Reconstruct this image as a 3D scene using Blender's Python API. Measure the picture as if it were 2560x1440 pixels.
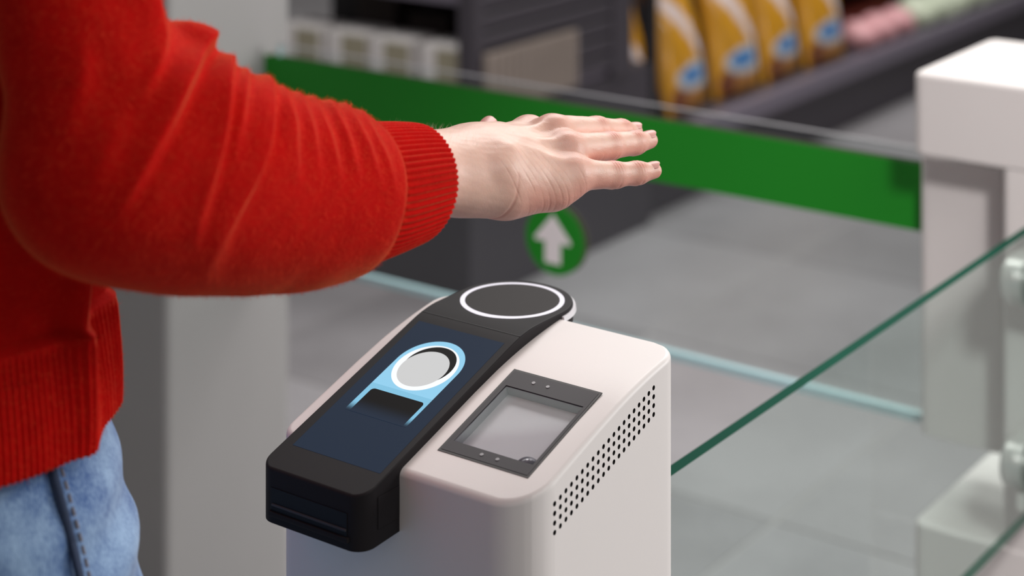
import bpy, bmesh, math, random
import numpy as np
from mathutils import Vector, Matrix

# ------------------------------------------------------------------ clear
for o in list(bpy.data.objects):
    bpy.data.objects.remove(o, do_unlink=True)
scene = bpy.context.scene
COL = scene.collection
rng = random.Random(7)
nrg = np.random.default_rng(11)

# ------------------------------------------------------------------ camera
F, YH, H = 4700.0, -850.0, 1.5           # focal length in px of the 2560 frame, horizon row, eye height
cam_d = bpy.data.cameras.new('camera')
cam = bpy.data.objects.new('camera', cam_d); COL.objects.link(cam)
cam.location = (0, 0, H); cam.rotation_euler = (math.pi/2, 0, 0)
cam_d.sensor_width = 36; cam_d.lens = 36*F/2560
cam_d.shift_y = -(720-YH)/2560           # shift lens: verticals stay vertical
cam_d.clip_start = 0.05; cam_d.clip_end = 60
cam_d.dof.use_dof = True; cam_d.dof.focus_distance = 1.27; cam_d.dof.aperture_fstop = 4.6
scene.camera = cam

# ------------------------------------------------------------------ world, lamps, exposure
wd = bpy.data.worlds.new('world'); scene.world = wd; wd.use_nodes = True
wd.node_tree.nodes['Background'].inputs['Color'].default_value = (1.0, 0.985, 0.975, 1)
wd.node_tree.nodes['Background'].inputs['Strength'].default_value = 0.135
TH = math.radians(35.8)
Wv = Vector((math.cos(TH), -math.sin(TH), 0)); Dv = Vector((math.sin(TH), math.cos(TH), 0))
def P(w, d, z=0.0): return Wv*w + Dv*d + Vector((0, 0, z))
def area(name, loc, target, sx, sy, power, color):
    l = bpy.data.lights.new(name, 'AREA'); l.shape = 'RECTANGLE'; l.size = sx; l.size_y = sy
    l.energy = power; l.color = color
    o = bpy.data.objects.new(name, l); COL.objects.link(o); o.location = loc
    o.rotation_euler = (Vector(target)-Vector(loc)).to_track_quat('-Z', 'Y').to_euler()
    return o
area('ceiling_light_rear', (0.30, 2.95, 2.85), (0.0, 1.4, 1.0), 1.2, 0.8, 25, (1.0, 0.97, 0.94))
area('ceiling_light_right', (1.0, 0.45, 2.35), (0.35, 1.6, 0.9), 0.8, 0.8, 12, (1.0, 0.95, 0.92))
area('shop_window_daylight', (2.9, 2.0, 1.75), (0.0, 1.3, 1.05), 1.3, 1.5, 53, (1.0, 0.97, 0.95))
sl_ = bpy.data.lights.new('cabinet_fill_spot', 'SPOT'); sl_.energy = 105; sl_.spot_size = math.radians(37); sl_.spot_blend = 0.6; sl_.shadow_soft_size = 0.12; sl_.color = (1.0, 0.965, 0.95)  # added spot without a fixture; brightens cabinet and gate, cone misses the sleeve
so_ = bpy.data.objects.new('cabinet_fill_spot', sl_); COL.objects.link(so_); so_.location = (0.52, 0.25, 2.05)
so_.rotation_euler = (Vector((0.60, 2.15, 0.80))-so_.location).to_track_quat('-Z', 'Y').to_euler()
area('ceiling_light_aisle', (1.6, 5.6, 3.2), (1.0, 5.0, 0.0), 2.4, 2.4, 90, (1.0, 0.98, 0.96))
area('ceiling_light_shelves', (-0.6, 3.4, 3.2), (-0.3, 4.6, 0.3), 1.6, 0.8, 36, (1.0, 0.98, 0.96))
scene.view_settings.view_transform = 'Standard'
scene.view_settings.look = 'None'
scene.view_settings.exposure = 0.0
scene.view_settings.gamma = 1.0
scene.view_settings.use_curve_mapping = False

# ------------------------------------------------------------------ helpers
def lin(r, g, b):
    f = lambda c: (c/255/12.92) if c/255 <= 0.04045 else ((c/255+0.055)/1.055)**2.4
    return (f(r), f(g), f(b))
def tag(o, label=None, cat=None, group=None, kind=None):
    if label: o['label'] = label
    if cat: o['category'] = cat
    if group: o['group'] = group
    if kind: o['kind'] = kind
    return o
def empty(name, loc=(0, 0, 0), rz=0.0):
    o = bpy.data.objects.new(name, None); COL.objects.link(o)
    o.location = loc; o.rotation_euler = (0, 0, rz); o.empty_display_size = 0.05
    return o
def link(name, me, mat=None, parent=None, loc=(0, 0, 0), rot=(0, 0, 0)):
    o = bpy.data.objects.new(name, me); COL.objects.link(o)
    if mat is not None and len(me.materials) == 0: me.materials.append(mat)
    if parent is not None: o.parent = parent
    o.location = loc; o.rotation_euler = rot
    return o
def copy_obj(o, parent=None):
    c = o.copy(); COL.objects.link(c)
    if parent is not None: c.parent = parent
    return c
def copy_tree(o):
    r = copy_obj(o)
    for ch in [x for x in o.children]:
        c = copy_obj(ch, r)
        for g in [x for x in ch.children]: copy_obj(g, c)
    return r
def mesh(name, verts, faces, smooth=False):
    me = bpy.data.meshes.new(name)
    me.from_pydata([tuple(v) for v in verts], [], [tuple(f) for f in faces]); me.update()
    if smooth: me.polygons.foreach_set('use_smooth', [True]*len(me.polygons))
    return me
def np_mesh(name, V, Q, smooth=True):
    me = bpy.data.meshes.new(name)
    me.vertices.add(len(V)); me.vertices.foreach_set('co', np.ascontiguousarray(V, dtype=np.float32).ravel())
    n = Q.shape[1]
    me.loops.add(Q.size); me.loops.foreach_set('vertex_index', np.ascontiguousarray(Q, dtype=np.int32).ravel())
    me.polygons.add(len(Q)); me.polygons.foreach_set('loop_start', np.arange(0, Q.size, n, dtype=np.int32))
    me.update(calc_edges=True); me.validate()
    me.polygons.foreach_set('use_smooth', np.full(len(me.polygons), smooth))
    return me
def from_bm(name, bm, smooth=True, angle=35):
    bmesh.ops.recalc_face_normals(bm, faces=bm.faces)
    me = bpy.data.meshes.new(name); bm.to_mesh(me); bm.free()
    if smooth:
        me.polygons.foreach_set('use_smooth', [True]*len(me.polygons))
        me.set_sharp_from_angle(angle=math.radians(angle))
    return me
def weighted(o):
    m = o.modifiers.new('weighted', 'WEIGHTED_NORMAL'); m.keep_sharp = True; m.weight = 80
    return o
def bm_box(bm, x0, x1, y0, y1, z0, z1, bev=0.0, seg=2):
    r = bmesh.ops.create_cube(bm, size=1.0)
    for v in r['verts']:
        v.co = Vector(((x0+x1)/2+v.co.x*(x1-x0), (y0+y1)/2+v.co.y*(y1-y0), (z0+z1)/2+v.co.z*(z1-z0)))
    if bev > 0:
        es = list({e for v in r['verts'] for e in v.link_edges})
        bmesh.ops.bevel(bm, geom=es, offset=bev, segments=seg, profile=0.5, affect='EDGES')
def box(name, x0, x1, y0, y1, z0, z1, mat, parent=None, bev=0.0, seg=2, loc=(0, 0, 0), rot=(0, 0, 0)):
    bm = bmesh.new(); bm_box(bm, x0, x1, y0, y1, z0, z1, bev, seg)
    o = link(name, from_bm(name, bm, smooth=bev > 0), mat, parent, loc, rot)
    if bev > 0: weighted(o)
    return o
def vbox(name, x0, x1, y0, y1, z0, z1, mat, parent, rad, bev, seg=5):
    """box with rounded vertical edges and small bevels round the top and bottom"""
    bm = bmesh.new(); r = bmesh.ops.create_cube(bm, size=1.0)
    for v in r['verts']:
        v.co = Vector(((x0+x1)/2+v.co.x*(x1-x0), (y0+y1)/2+v.co.y*(y1-y0), (z0+z1)/2+v.co.z*(z1-z0)))
    es = [e for e in bm.edges if abs(e.verts[0].co.z-e.verts[1].co.z) > 1e-6]
    bmesh.ops.bevel(bm, geom=es, offset=rad, segments=seg, profile=0.5, affect='EDGES')
    es = [e for e in bm.edges if abs(e.verts[0].co.z-e.verts[1].co.z) < 1e-6]
    bmesh.ops.bevel(bm, geom=es, offset=bev, segments=3, profile=0.5, affect='EDGES')
    return weighted(link(name, from_bm(name, bm), mat, parent))
def prism(name, outline, y0, y1, mat, parent, axis='z', smooth=False):
    """outline in 2-D extruded between two levels. axis z: (x,y)->z ; axis y: (x,z)->y"""
    n = len(outline); vs = []
    for l in (y0, y1):
        for a, b in outline: vs.append((a, b, l) if axis == 'z' else (a, l, b))
    fs = [tuple(range(n)), tuple(range(2*n-1, n-1, -1))]
    fs += [(i, i+n, (i+1) % n+n, (i+1) % n) for i in range(n)]
    bm = bmesh.new(); bv = [bm.verts.new(v) for v in vs]
    for f in fs: bm.faces.new([bv[i] for i in f])
    return link(name, from_bm(name, bm, smooth=smooth, angle=30), mat, parent)
def circ(cx, cy, r, n=48): return [(cx+r*math.cos(2*math.pi*i/n), cy+r*math.sin(2*math.pi*i/n)) for i in range(n)]

# ------------------------------------------------------------------ materials
def newmat(name):
    m = bpy.data.materials.new(name); m.use_nodes = True
    nt = m.node_tree; return m, nt, nt.nodes['Principled BSDF']
def N(nt, t, **kw):
    n = nt.nodes.new(t)
    for k, v in kw.items():
        if k in n.inputs: n.inputs[k].default_value = v
        else: setattr(n, k, v)
    return n
def mat(name, col, rough=0.5, metal=0.0, var=0.0, scale=8.0, bump=0.0, bscale=200.0, coat=0.0, spec=0.5):
    """plain surface colour with faint procedural variation and relief"""
    m, nt, b = newmat(name)
    b.inputs['Roughness'].default_value = rough; b.inputs['Metallic'].default_value = metal
    b.inputs['Coat Weight'].default_value = coat; b.inputs['Specular IOR Level'].default_value = spec
    tc = N(nt, 'ShaderNodeTexCoord')
    no = N(nt, 'ShaderNodeTexNoise', Scale=scale, Detail=4.0)
    nt.links.new(tc.outputs['Object'], no.inputs['Vector'])
    mx = N(nt, 'ShaderNodeMix', data_type='RGBA')
    k = max(var, 0.01)
    mx.inputs['A'].default_value = (*[c*(1-k) for c in col], 1); mx.inputs['B'].default_value = (*[min(1, c*(1+k)) for c in col], 1)
    nt.links.new(no.outputs['Fac'], mx.inputs['Factor']); nt.links.new(mx.outputs['Result'], b.inputs['Base Color'])
    if bump > 0:
        n2 = N(nt, 'ShaderNodeTexNoise', Scale=bscale, Detail=2.0)
        nt.links.new(tc.outputs['Object'], n2.inputs['Vector'])
        bp = N(nt, 'ShaderNodeBump', Strength=bump, Distance=0.001)
        nt.links.new(n2.outputs['Fac'], bp.inputs['Height']); nt.links.new(bp.outputs['Normal'], b.inputs['Normal'])
    return m
def attr_mat(name, rough, bump=0.0, bscale=300, sss=0.0, spec=0.5, coat=0.0):
    m, nt, b = newmat(name)
    a = N(nt, 'ShaderNodeAttribute', attribute_name='Col')
    nt.links.new(a.outputs['Color'], b.inputs['Base Color'])
    b.inputs['Roughness'].default_value = rough; b.inputs['Specular IOR Level'].default_value = spec
    b.inputs['Coat Weight'].default_value = coat
    return m
def emit_mat(name, col, strength=1.0, rough=0.3):
    m, nt, b = newmat(name)
    b.inputs['Base Color'].default_value = (0.01, 0.01, 0.01, 1); b.inputs['Roughness'].default_value = rough
    b.inputs['Specular IOR Level'].default_value = 0.02
    b.inputs['Emission Color'].default_value = (*col, 1); b.inputs['Emission Strength'].default_value = strength
    return m
def glass_mat(name, tint, ior=1.5):
    """thin clear pane: tinted see-through with a Fresnel reflection"""
    m = bpy.data.materials.new(name); m.use_nodes = True; nt = m.node_tree
    nt.nodes.remove(nt.nodes['Principled BSDF']); out = nt.nodes['Material Output']
    tr = N(nt, 'ShaderNodeBsdfTransparent', Color=(*tint, 1)); gl = N(nt, 'ShaderNodeBsdfGlossy', Roughness=0.02)
    gl.inputs['Color'].default_value = (0.9, 1.0, 0.97, 1)
    fr = N(nt, 'ShaderNodeFresnel', IOR=ior); mx = N(nt, 'ShaderNodeMixShader')
    ge = N(nt, 'ShaderNodeNewGeometry'); iv = N(nt, 'ShaderNodeMath', operation='SUBTRACT'); iv.inputs[0].default_value = 1.0
    ml = N(nt, 'ShaderNodeMath', operation='MULTIPLY')            # reflect on the outer side only
    nt.links.new(ge.outputs['Backfacing'], iv.inputs[1]); nt.links.new(fr.outputs[0], ml.inputs[0]); nt.links.new(iv.outputs[0], ml.inputs[1])
    nt.links.new(ml.outputs[0], mx.inputs[0]); nt.links.new(tr.outputs[0], mx.inputs[1]); nt.links.new(gl.outputs[0], mx.inputs[2])
    nt.links.new(mx.outputs[0], out.inputs['Surface'])
    return m
M = {}
M['white'] = mat('white_powder_coat', lin(236, 232, 230), 0.42, var=0.015, bump=0.03, bscale=900)
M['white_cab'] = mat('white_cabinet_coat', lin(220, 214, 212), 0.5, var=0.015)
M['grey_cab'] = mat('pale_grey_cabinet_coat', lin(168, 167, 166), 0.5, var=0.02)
M['black'] = mat('black_satin_plastic', lin(36, 34, 36), 0.55, var=0.02, bump=0.02, bscale=1500, spec=0.12)
M['black_front'] = mat('black_gloss_plastic', lin(20, 19, 21), 0.45, spec=0.25)
M['pad'] = mat('dark_scan_glass', lin(48, 45, 45), 0.55, spec=0.12)
M['rim'] = mat('rim_glint_white', lin(236, 235, 240), 0.25)  # white put in for the highlight on the black disc's bevel
M['hole'] = mat('dark_interior', lin(30, 26, 26), 0.8)
M['frame_grey'] = mat('charcoal_bezel', lin(66, 64, 68), 0.5, spec=0.25)
M['frame_edge'] = mat('dark_bezel_gap', lin(38, 33, 35), 0.5)
M['cav'] = mat('scanner_cavity_grey', lin(228, 228, 231), 0.35, var=0.04, scale=30)
M['cav_wall'] = mat('scanner_cavity_wall', lin(146, 146, 151), 0.5)
M['dot'] = mat('indicator_dot', lin(128, 126, 130), 0.3)
M['lens'] = mat('lens_dome', lin(120, 120, 128), 0.12)
M['green'] = mat('green_film', lin(30, 138, 34), 0.5, var=0.05, scale=2, spec=0.3)
M['film_back'] = mat('film_reverse', lin(98, 92, 70), 0.6)
M['arrow'] = mat('pale_arrow_film', lin(246, 238, 240), 0.5)
M['pane'] = glass_mat('clear_pane', (0.90, 0.95, 0.935))
M['pane_gate'] = glass_mat('clear_gate_pane', (0.93, 0.955, 0.95))
M['pane_edge'] = mat('green_glass_edge', lin(0, 66, 50), 0.6, var=0.25, scale=6, spec=0.04)
M['gate_top_edge'] = mat('dull_glass_edge', lin(112, 110, 114), 0.4)
M['gate_edge'] = mat('pale_glass_edge', lin(176, 204, 210), 0.25)
M['metal'] = mat('brushed_clamp', lin(205, 202, 200), 0.35, metal=0.35)
M['shelf'] = mat('charcoal_shelf_steel', lin(62, 57, 64), 0.5, var=0.05)
M['shelf_dark'] = mat('dark_shelf_recess', lin(36, 33, 36), 0.7)
M['lip'] = mat('grey_shelf_lip', lin(112, 105, 118), 0.4, var=0.04)
M['carton'] = mat('white_carton', lin(215, 210, 208), 0.5, var=0.04)
M['carton_label'] = mat('olive_carton_label', lin(150, 143, 122), 0.6, var=0.08)
M['carton_spot'] = mat('orange_carton_mark', lin(196, 120, 80), 0.6)
M['brownbox'] = mat('dark_brown_box', lin(62, 50, 46), 0.7, var=0.1)
M['basket'] = mat('beige_ribbed_card', lin(140, 128, 120), 0.7, var=0.12, scale=20)
M['pink'] = mat('pink_pack', lin(226, 168, 172), 0.35, var=0.15, scale=25)
M['lettuce'] = mat('pale_green_pack', lin(205, 214, 190), 0.4, var=0.2, scale=22)
M['leaf'] = mat('leafy_green', lin(62, 92, 28), 0.6, var=0.35, scale=30)
M['redpack'] = mat('red_pack', lin(110, 40, 28), 0.5, var=0.2)
M['shoe'] = mat('white_shoe', lin(225, 222, 218), 0.6)
M['stitch'] = mat('tan_thread', lin(128, 120, 122), 0.8)
M['seamdark'] = mat('dark_denim_seam', lin(38, 52, 78), 0.9, var=0.2, scale=300)
M['bag'] = attr_mat('gold_foil_print', 0.32, coat=0.4)
M['screen'] = emit_mat('screen_navy', lin(29, 45, 66), 0.8, 0.35)
M['s_pill'] = emit_mat('screen_sky_blue', lin(146, 207, 238))
M['s_band'] = emit_mat('screen_dusty_blue', lin(131, 188, 218))
M['s_white'] = emit_mat('screen_white', lin(250, 253, 255))
M['s_grey'] = emit_mat('screen_grey', lin(206, 206, 206))
M['s_black'] = emit_mat('screen_black', (0, 0, 0))
M['ring'] = emit_mat('light_ring', lin(252, 246, 255), 1.05)
def fade_mat(name, col, d_hi, d_lo):
    """picture on the display that fades into navy towards its lower end"""
    m, nt, b = newmat(name)
    b.inputs['Base Color'].default_value = (0.01, 0.01, 0.01, 1); b.inputs['Roughness'].default_value = 0.35
    b.inputs['Specular IOR Level'].default_value = 0.02
    tc = N(nt, 'ShaderNodeTexCoord'); sp = N(nt, 'ShaderNodeSeparateXYZ'); nt.links.new(tc.outputs['Object'], sp.inputs[0])
    mr = N(nt, 'ShaderNodeMapRange'); mr.inputs['From Min'].default_value = d_lo; mr.inputs['From Max'].default_value = d_hi
    mr.interpolation_type = 'SMOOTHSTEP'
    nt.links.new(sp.outputs['Y'], mr.inputs['Value'])
    mx = N(nt, 'ShaderNodeMix', data_type='RGBA'); mx.inputs['A'].default_value = (*[c*0.8 for c in lin(29, 45, 66)], 1); mx.inputs['B'].default_value = (*col, 1)
    nt.links.new(mr.outputs[0], mx.inputs['Factor']); nt.links.new(mx.outputs['Result'], b.inputs['Emission Color'])
    b.inputs['Emission Strength'].default_value = 1.0
    return m
M['s_band_fade'] = fade_mat('screen_blue_fading', lin(131, 195, 226), 0.038, 0.0278)
M['s_black_fade'] = fade_mat('screen_black_fading', (0, 0, 0), 0.042, 0.028)
# floor
def floor_mat():
    m, nt, b = newmat('grey_stone_tile')
    g = N(nt, 'ShaderNodeNewGeometry')
    n1 = N(nt, 'ShaderNodeTexNoise', Scale=1.6, Detail=5.0, Roughness=0.6); n2 = N(nt, 'ShaderNodeTexNoise', Scale=60.0, Detail=3.0)
    nt.links.new(g.outputs['Position'], n1.inputs['Vector']); nt.links.new(g.outputs['Position'], n2.inputs['Vector'])
    oi = N(nt, 'ShaderNodeObjectInfo')
    ad = N(nt, 'ShaderNodeMath', operation='MULTIPLY_ADD'); ad.inputs[1].default_value = 0.25
    nt.links.new(oi.outputs['Random'], ad.inputs[0]); nt.links.new(n1.outputs['Fac'], ad.inputs[2])
    a2 = N(nt, 'ShaderNodeMath', operation='MULTIPLY_ADD'); a2.inputs[1].default_value = 0.2
    nt.links.new(n2.outputs['Fac'], a2.inputs[0]); nt.links.new(ad.outputs[0], a2.inputs[2])
    cr = N(nt, 'ShaderNodeValToRGB'); cr.color_ramp.elements[0].position = 0.35; cr.color_ramp.elements[1].position = 0.95
    cr.color_ramp.elements[0].color = (*lin(116, 113, 115), 1); cr.color_ramp.elements[1].color = (*lin(158, 155, 158), 1)
    nt.links.new(a2.outputs[0], cr.inputs[0]); nt.links.new(cr.outputs[0], b.inputs['Base Color'])
    b.inputs['Roughness'].default_value = 0.42
    return m
M['tile'] = floor_mat()
M['wall'] = mat('pale_wall_paint', lin(190, 188, 186), 0.8, var=0.03, scale=1.0)
M['grout'] = mat('pale_grout', lin(172, 168, 168), 0.8, var=0.05)
def wool_mat(name, scale):
    m, nt, b = newmat(name)
    tc = N(nt, 'ShaderNodeTexCoord')
    n1 = N(nt, 'ShaderNodeTexNoise', Scale=90.0, Detail=6.0, Roughness=0.7); n2 = N(nt, 'ShaderNodeTexNoise', Scale=scale, Detail=4.0, Roughness=0.7)
    for n in (n1, n2): nt.links.new(tc.outputs['Object'], n.inputs['Vector'])
    mx = N(nt, 'ShaderNodeMix', data_type='RGBA')
    mx.inputs['A'].default_value = (0.42, 0.0025, 0.0025, 1); mx.inputs['B'].default_value = (0.68, 0.007, 0.004, 1)
    nt.links.new(n1.outputs['Fac'], mx.inputs['Factor']); nt.links.new(mx.outputs['Result'], b.inputs['Base Color'])
    b.inputs['Roughness'].default_value = 0.95; b.inputs['Specular IOR Level'].default_value = 0.1
    b.inputs['Sheen Weight'].default_value = 1.0; b.inputs['Sheen Roughness'].default_value = 0.24
    b.inputs['Sheen Tint'].default_value = (1.0, 0.34, 0.13, 1)
    bp = N(nt, 'ShaderNodeBump', Strength=0.55, Distance=0.0012)
    nt.links.new(n2.outputs['Fac'], bp.inputs['Height']); nt.links.new(bp.outputs['Normal'], b.inputs['Normal'])
    return m
M['wool'] = wool_mat('red_wool', 420.0)
M['fuzz'] = mat('red_wool_fibre', (0.88, 0.07, 0.024), 0.9, spec=0.2)
def denim_mat():
    m, nt, b = newmat('washed_denim')
    tc = N(nt, 'ShaderNodeTexCoord')
    mp = N(nt, 'ShaderNodeMapping'); mp.inputs['Scale'].default_value = (1, 1, 0.28)
    nt.links.new(tc.outputs['Object'], mp.inputs['Vector'])
    n1 = N(nt, 'ShaderNodeTexNoise', Scale=26.0, Detail=5.0, Roughness=0.6); n2 = N(nt, 'ShaderNodeTexNoise', Scale=900.0, Detail=2.0)
    nt.links.new(tc.outputs['Object'], n1.inputs['Vector']); nt.links.new(mp.outputs[0], n2.inputs['Vector'])
    ad = N(nt, 'ShaderNodeMath', operation='MULTIPLY_ADD'); ad.inputs[1].default_value = 0.55
    nt.links.new(n2.outputs['Fac'], ad.inputs[0]); nt.links.new(n1.outputs['Fac'], ad.inputs[2])
    cr = N(nt, 'ShaderNodeValToRGB'); cr.color_ramp.elements[0].position = 0.55; cr.color_ramp.elements[1].position = 1.0
    cr.color_ramp.elements[0].color = (*lin(50, 88, 146), 1); cr.color_ramp.elements[1].color = (*lin(150, 182, 216), 1)
    nt.links.new(ad.outputs[0], cr.inputs[0]); nt.links.new(cr.outputs[0], b.inputs['Base Color'])
    b.inputs['Roughness'].default_value = 0.9
    b.inputs['Sheen Weight'].default_value = 0.25
    bp = N(nt, 'ShaderNodeBump', Strength=0.4, Distance=0.0008)
    nt.links.new(n2.outputs['Fac'], bp.inputs['Height']); nt.links.new(bp.outputs['Normal'], b.inputs['Normal'])
    return m
M['denim'] = denim_mat()
def skin_mat():
    m, nt, b = newmat('skin')
    a = N(nt, 'ShaderNodeAttribute', attribute_name='Col')
    tc = N(nt, 'ShaderNodeTexCoord')
    n0 = N(nt, 'ShaderNodeTexNoise', Scale=60.0, Detail=4.0); nt.links.new(tc.outputs['Object'], n0.inputs['Vector'])
    mr = N(nt, 'ShaderNodeMapRange'); mr.inputs['To Min'].default_value = 0.9; mr.inputs['To Max'].default_value = 1.08
    nt.links.new(n0.outputs['Fac'], mr.inputs['Value'])
    mul = N(nt, 'ShaderNodeMix', data_type='RGBA', blend_type='MULTIPLY'); mul.inputs['Factor'].default_value = 1.0
    nt.links.new(a.outputs['Color'], mul.inputs['A']); nt.links.new(mr.outputs[0], mul.inputs['B'])
    nt.links.new(mul.outputs['Result'], b.inputs['Base Color'])
    b.inputs['Roughness'].default_value = 0.42; b.inputs['Specular IOR Level'].default_value = 0.45
    b.inputs['Subsurface Weight'].default_value = 0.30; b.inputs['Subsurface Radius'].default_value = (1.0, 0.35, 0.2)
    b.inputs['Subsurface Scale'].default_value = 0.006
    v = N(nt, 'ShaderNodeTexVoronoi', Scale=900.0); v.feature = 'DISTANCE_TO_EDGE'
    nz = N(nt, 'ShaderNodeTexNoise', Scale=250.0, Detail=4.0)
    nt.links.new(tc.outputs['Object'], v.inputs['Vector']); nt.links.new(tc.outputs['Object'], nz.inputs['Vector'])
    b1 = N(nt, 'ShaderNodeBump', Strength=0.30, Distance=0.0004); b2 = N(nt, 'ShaderNodeBump', Strength=0.22, Distance=0.0008)
    nt.links.new(v.outputs['Distance'], b1.inputs['Height']); nt.links.new(nz.outputs['Fac'], b2.inputs['Height'])
    nt.links.new(b1.outputs['Normal'], b2.inputs['Normal']); nt.links.new(b2.outputs['Normal'], b.inputs['Normal'])
    return m
M['skin'] = skin_mat()
M['nail'] = mat('fingernail', lin(224, 168, 158), 0.35, var=0.03, spec=0.35)
M['hair'] = mat('fine_arm_hair', lin(225, 210, 190), 0.6)

# ------------------------------------------------------------------ implicit-surface tools (numpy)
def surface_nets(fn, lo, hi, h):
    lo = np.array(lo, float); n = np.ceil((np.array(hi)-lo)/h).astype(int)+1
    ax = [lo[i]+h*np.arange(n[i]) for i in range(3)]
    S = fn(ax[0][:, None, None].astype(np.float32), ax[1][None, :, None].astype(np.float32), ax[2][None, None, :].astype(np.float32))
    S = np.ascontiguousarray(np.broadcast_to(S, tuple(n)), dtype=np.float32)
    neg = S < 0
    c = np.zeros((n[0]-1, n[1]-1, n[2]-1), np.int8)
    for i in (0, 1):
        for j in (0, 1):
            for k in (0, 1): c += neg[i:n[0]-1+i, j:n[1]-1+j, k:n[2]-1+k]
    act = (c > 0) & (c < 8)
    idx = -np.ones(act.shape, np.int32); I = np.argwhere(act); idx[act] = np.arange(len(I))
    acc = np.zeros((len(I), 3)); cnt = np.zeros(len(I))
    cs = [(i, j, k) for i in (0, 1) for j in (0, 1) for k in (0, 1)]
    for a in cs:
        for d in range(3):
            if a[d]: continue
            b = list(a); b[d] = 1
            s0 = S[I[:, 0]+a[0], I[:, 1]+a[1], I[:, 2]+a[2]]; s1 = S[I[:, 0]+b[0], I[:, 1]+b[1], I[:, 2]+b[2]]
            x = (s0 < 0) != (s1 < 0); t = s0[x]/(s0[x]-s1[x])
            p = np.tile(np.array(a, float), (x.sum(), 1)); p[:, d] += t
            acc[x] += p; cnt[x] += 1
    V = lo + h*(I+acc/cnt[:, None])
    Q = []
    for d in range(3):
        u, v = (d+1) % 3, (d+2) % 3
        sl0 = [slice(None)]*3; sl1 = [slice(None)]*3; sl0[d] = slice(0, -1); sl1[d] = slice(1, None)
        cr = neg[tuple(sl0)] != neg[tuple(sl1)]
        E = np.argwhere(cr)
        ok = (E[:, u] > 0) & (E[:, v] > 0) & (E[:, u] < n[u]-1) & (E[:, v] < n[v]-1); E = E[ok]
        fl = neg[E[:, 0], E[:, 1], E[:, 2]]
        def cell(du, dv):
            e = E.copy(); e[:, u] -= du; e[:, v] -= dv; return idx[e[:, 0], e[:, 1], e[:, 2]]
        q = np.stack([cell(0, 0), cell(1, 0), cell(1, 1), cell(0, 1)], 1)
        q[~fl] = q[~fl][:, ::-1]
        Q.append(q)
    return V, np.concatenate(Q)
def cap(X, Y, Z, a, b, ra, rb, sq=(1, 1, 1)):
    """tapered capsule distance"""
    ax, ay, az = a; bx, by, bz = b
    dx, dy, dz = bx-ax, by-ay, bz-az; L = dx*dx+dy*dy+dz*dz
    t = np.clip(((X-ax)*dx+(Y-ay)*dy+(Z-az)*dz)/L, 0, 1)
    return np.sqrt((X-ax-t*dx)**2*sq[0]+(Y-ay-t*dy)**2*sq[1]+(Z-az-t*dz)**2*sq[2])-(ra+(rb-ra)*t)
def smin(a, b, k):
    h = np.clip(0.5+0.5*(b-a)/k, 0, 1)
    return b+(a-b)*h-k*h*(1-h)
def smax(a, b, k): return -smin(-a, -b, k)
def WP(u, v, Z): return np.array([(u-1280)/F*Z, Z, H-(v-YH)/F*Z])
def vnormals(me):
    a = np.empty(len(me.vertices)*3, np.float32); me.vertex_normals.foreach_get('vector', a); return a.reshape(-1, 3)
def vcos(me):
    a = np.empty(len(me.vertices)*3, np.float32); me.vertices.foreach_get('co', a); return a.reshape(-1, 3).astype(float)
def set_cos(me, V): me.vertices.foreach_set('co', np.ascontiguousarray(V, np.float32).ravel()); me.update()
def set_col(me, C):
    at = me.color_attributes.new('Col', 'FLOAT_COLOR', 'POINT')
    at.data.foreach_set('color', np.ascontiguousarray(np.concatenate([C, np.ones((len(C), 1))], 1), np.float32).ravel())
def subdivide(me, name, lv=1):
    o = bpy.data.objects.new('tmp', me); COL.objects.link(o)
    m = o.modifiers.new('s', 'SUBSURF'); m.levels = lv; m.render_levels = lv
    dg = bpy.context.evaluated_depsgraph_get(); dg.update()
    r = bpy.data.meshes.new_from_object(o.evaluated_get(dg)); bpy.data.objects.remove(o, do_unlink=True)
    r.name = name; r.polygons.foreach_set('use_smooth', [True]*len(r.polygons)); return r
def smooth_noise(Pt, f, seed):
    r = np.random.default_rng(seed); s = 0
    for i in range(6):
        k = r.normal(size=3); k *= f/np.linalg.norm(k)*r.uniform(0.6, 1.5)
        s = s+np.sin(Pt@k+r.uniform(0, 6.28))
    return s/6

# ================================================================== SETTING
RZ = -TH
floor = tag(box('floor', -6.0, 6.0, -1.0, 11.5, -0.06, -0.0025, M['grout'], None, rot=(0, 0, RZ)),
            'grey stone tile floor of the shop', None, None, 'structure')
TS = 0.655
bm = bmesh.new(); bm_box(bm, 0.004, TS-0.004, 0.004, TS-0.004, -0.0024, 0.0, 0)
tile_me = from_bm('tile', bm, smooth=False); tile_me.materials.append(M['tile'])
for i in range(-6, 8):
    for j in range(0, 14):
        x, y = -2.2+TS*i, 0.30+TS*j
        c = Wv*(x+TS/2)+Dv*(y+TS/2)
        if c.y < 1.9 or abs(c.x) > 0.33*c.y+1.0 or c.y > 9.9: continue
        t = link('tile', tile_me, None, floor); t.location = (x, y, 0)

tag(box('wall_back', -6.0, 6.0, 11.4, 11.5, -0.06, 3.4, M['wall'], None, rot=(0, 0, RZ)), None, None, None, 'structure')
tag(box('wall_left', -6.0, -5.9, -1.0, 11.4, -0.06, 3.4, M['wall'], None, rot=(0, 0, RZ)), None, None, None, 'structure')
# ================================================================== LANE CABINETS AND GATE
cab = tag(empty('gate_cabinet', P(-2.138, 2.05), RZ), 'tall pale grey gate cabinet behind the red sleeve, with squared sides', 'cabinet')
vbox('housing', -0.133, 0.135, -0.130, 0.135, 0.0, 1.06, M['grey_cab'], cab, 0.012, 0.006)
vbox('base_plinth', -0.136, 0.138, -0.133, 0.138, 0.0, 0.03, M['grey_cab'], cab, 0.012, 0.003)

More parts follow.
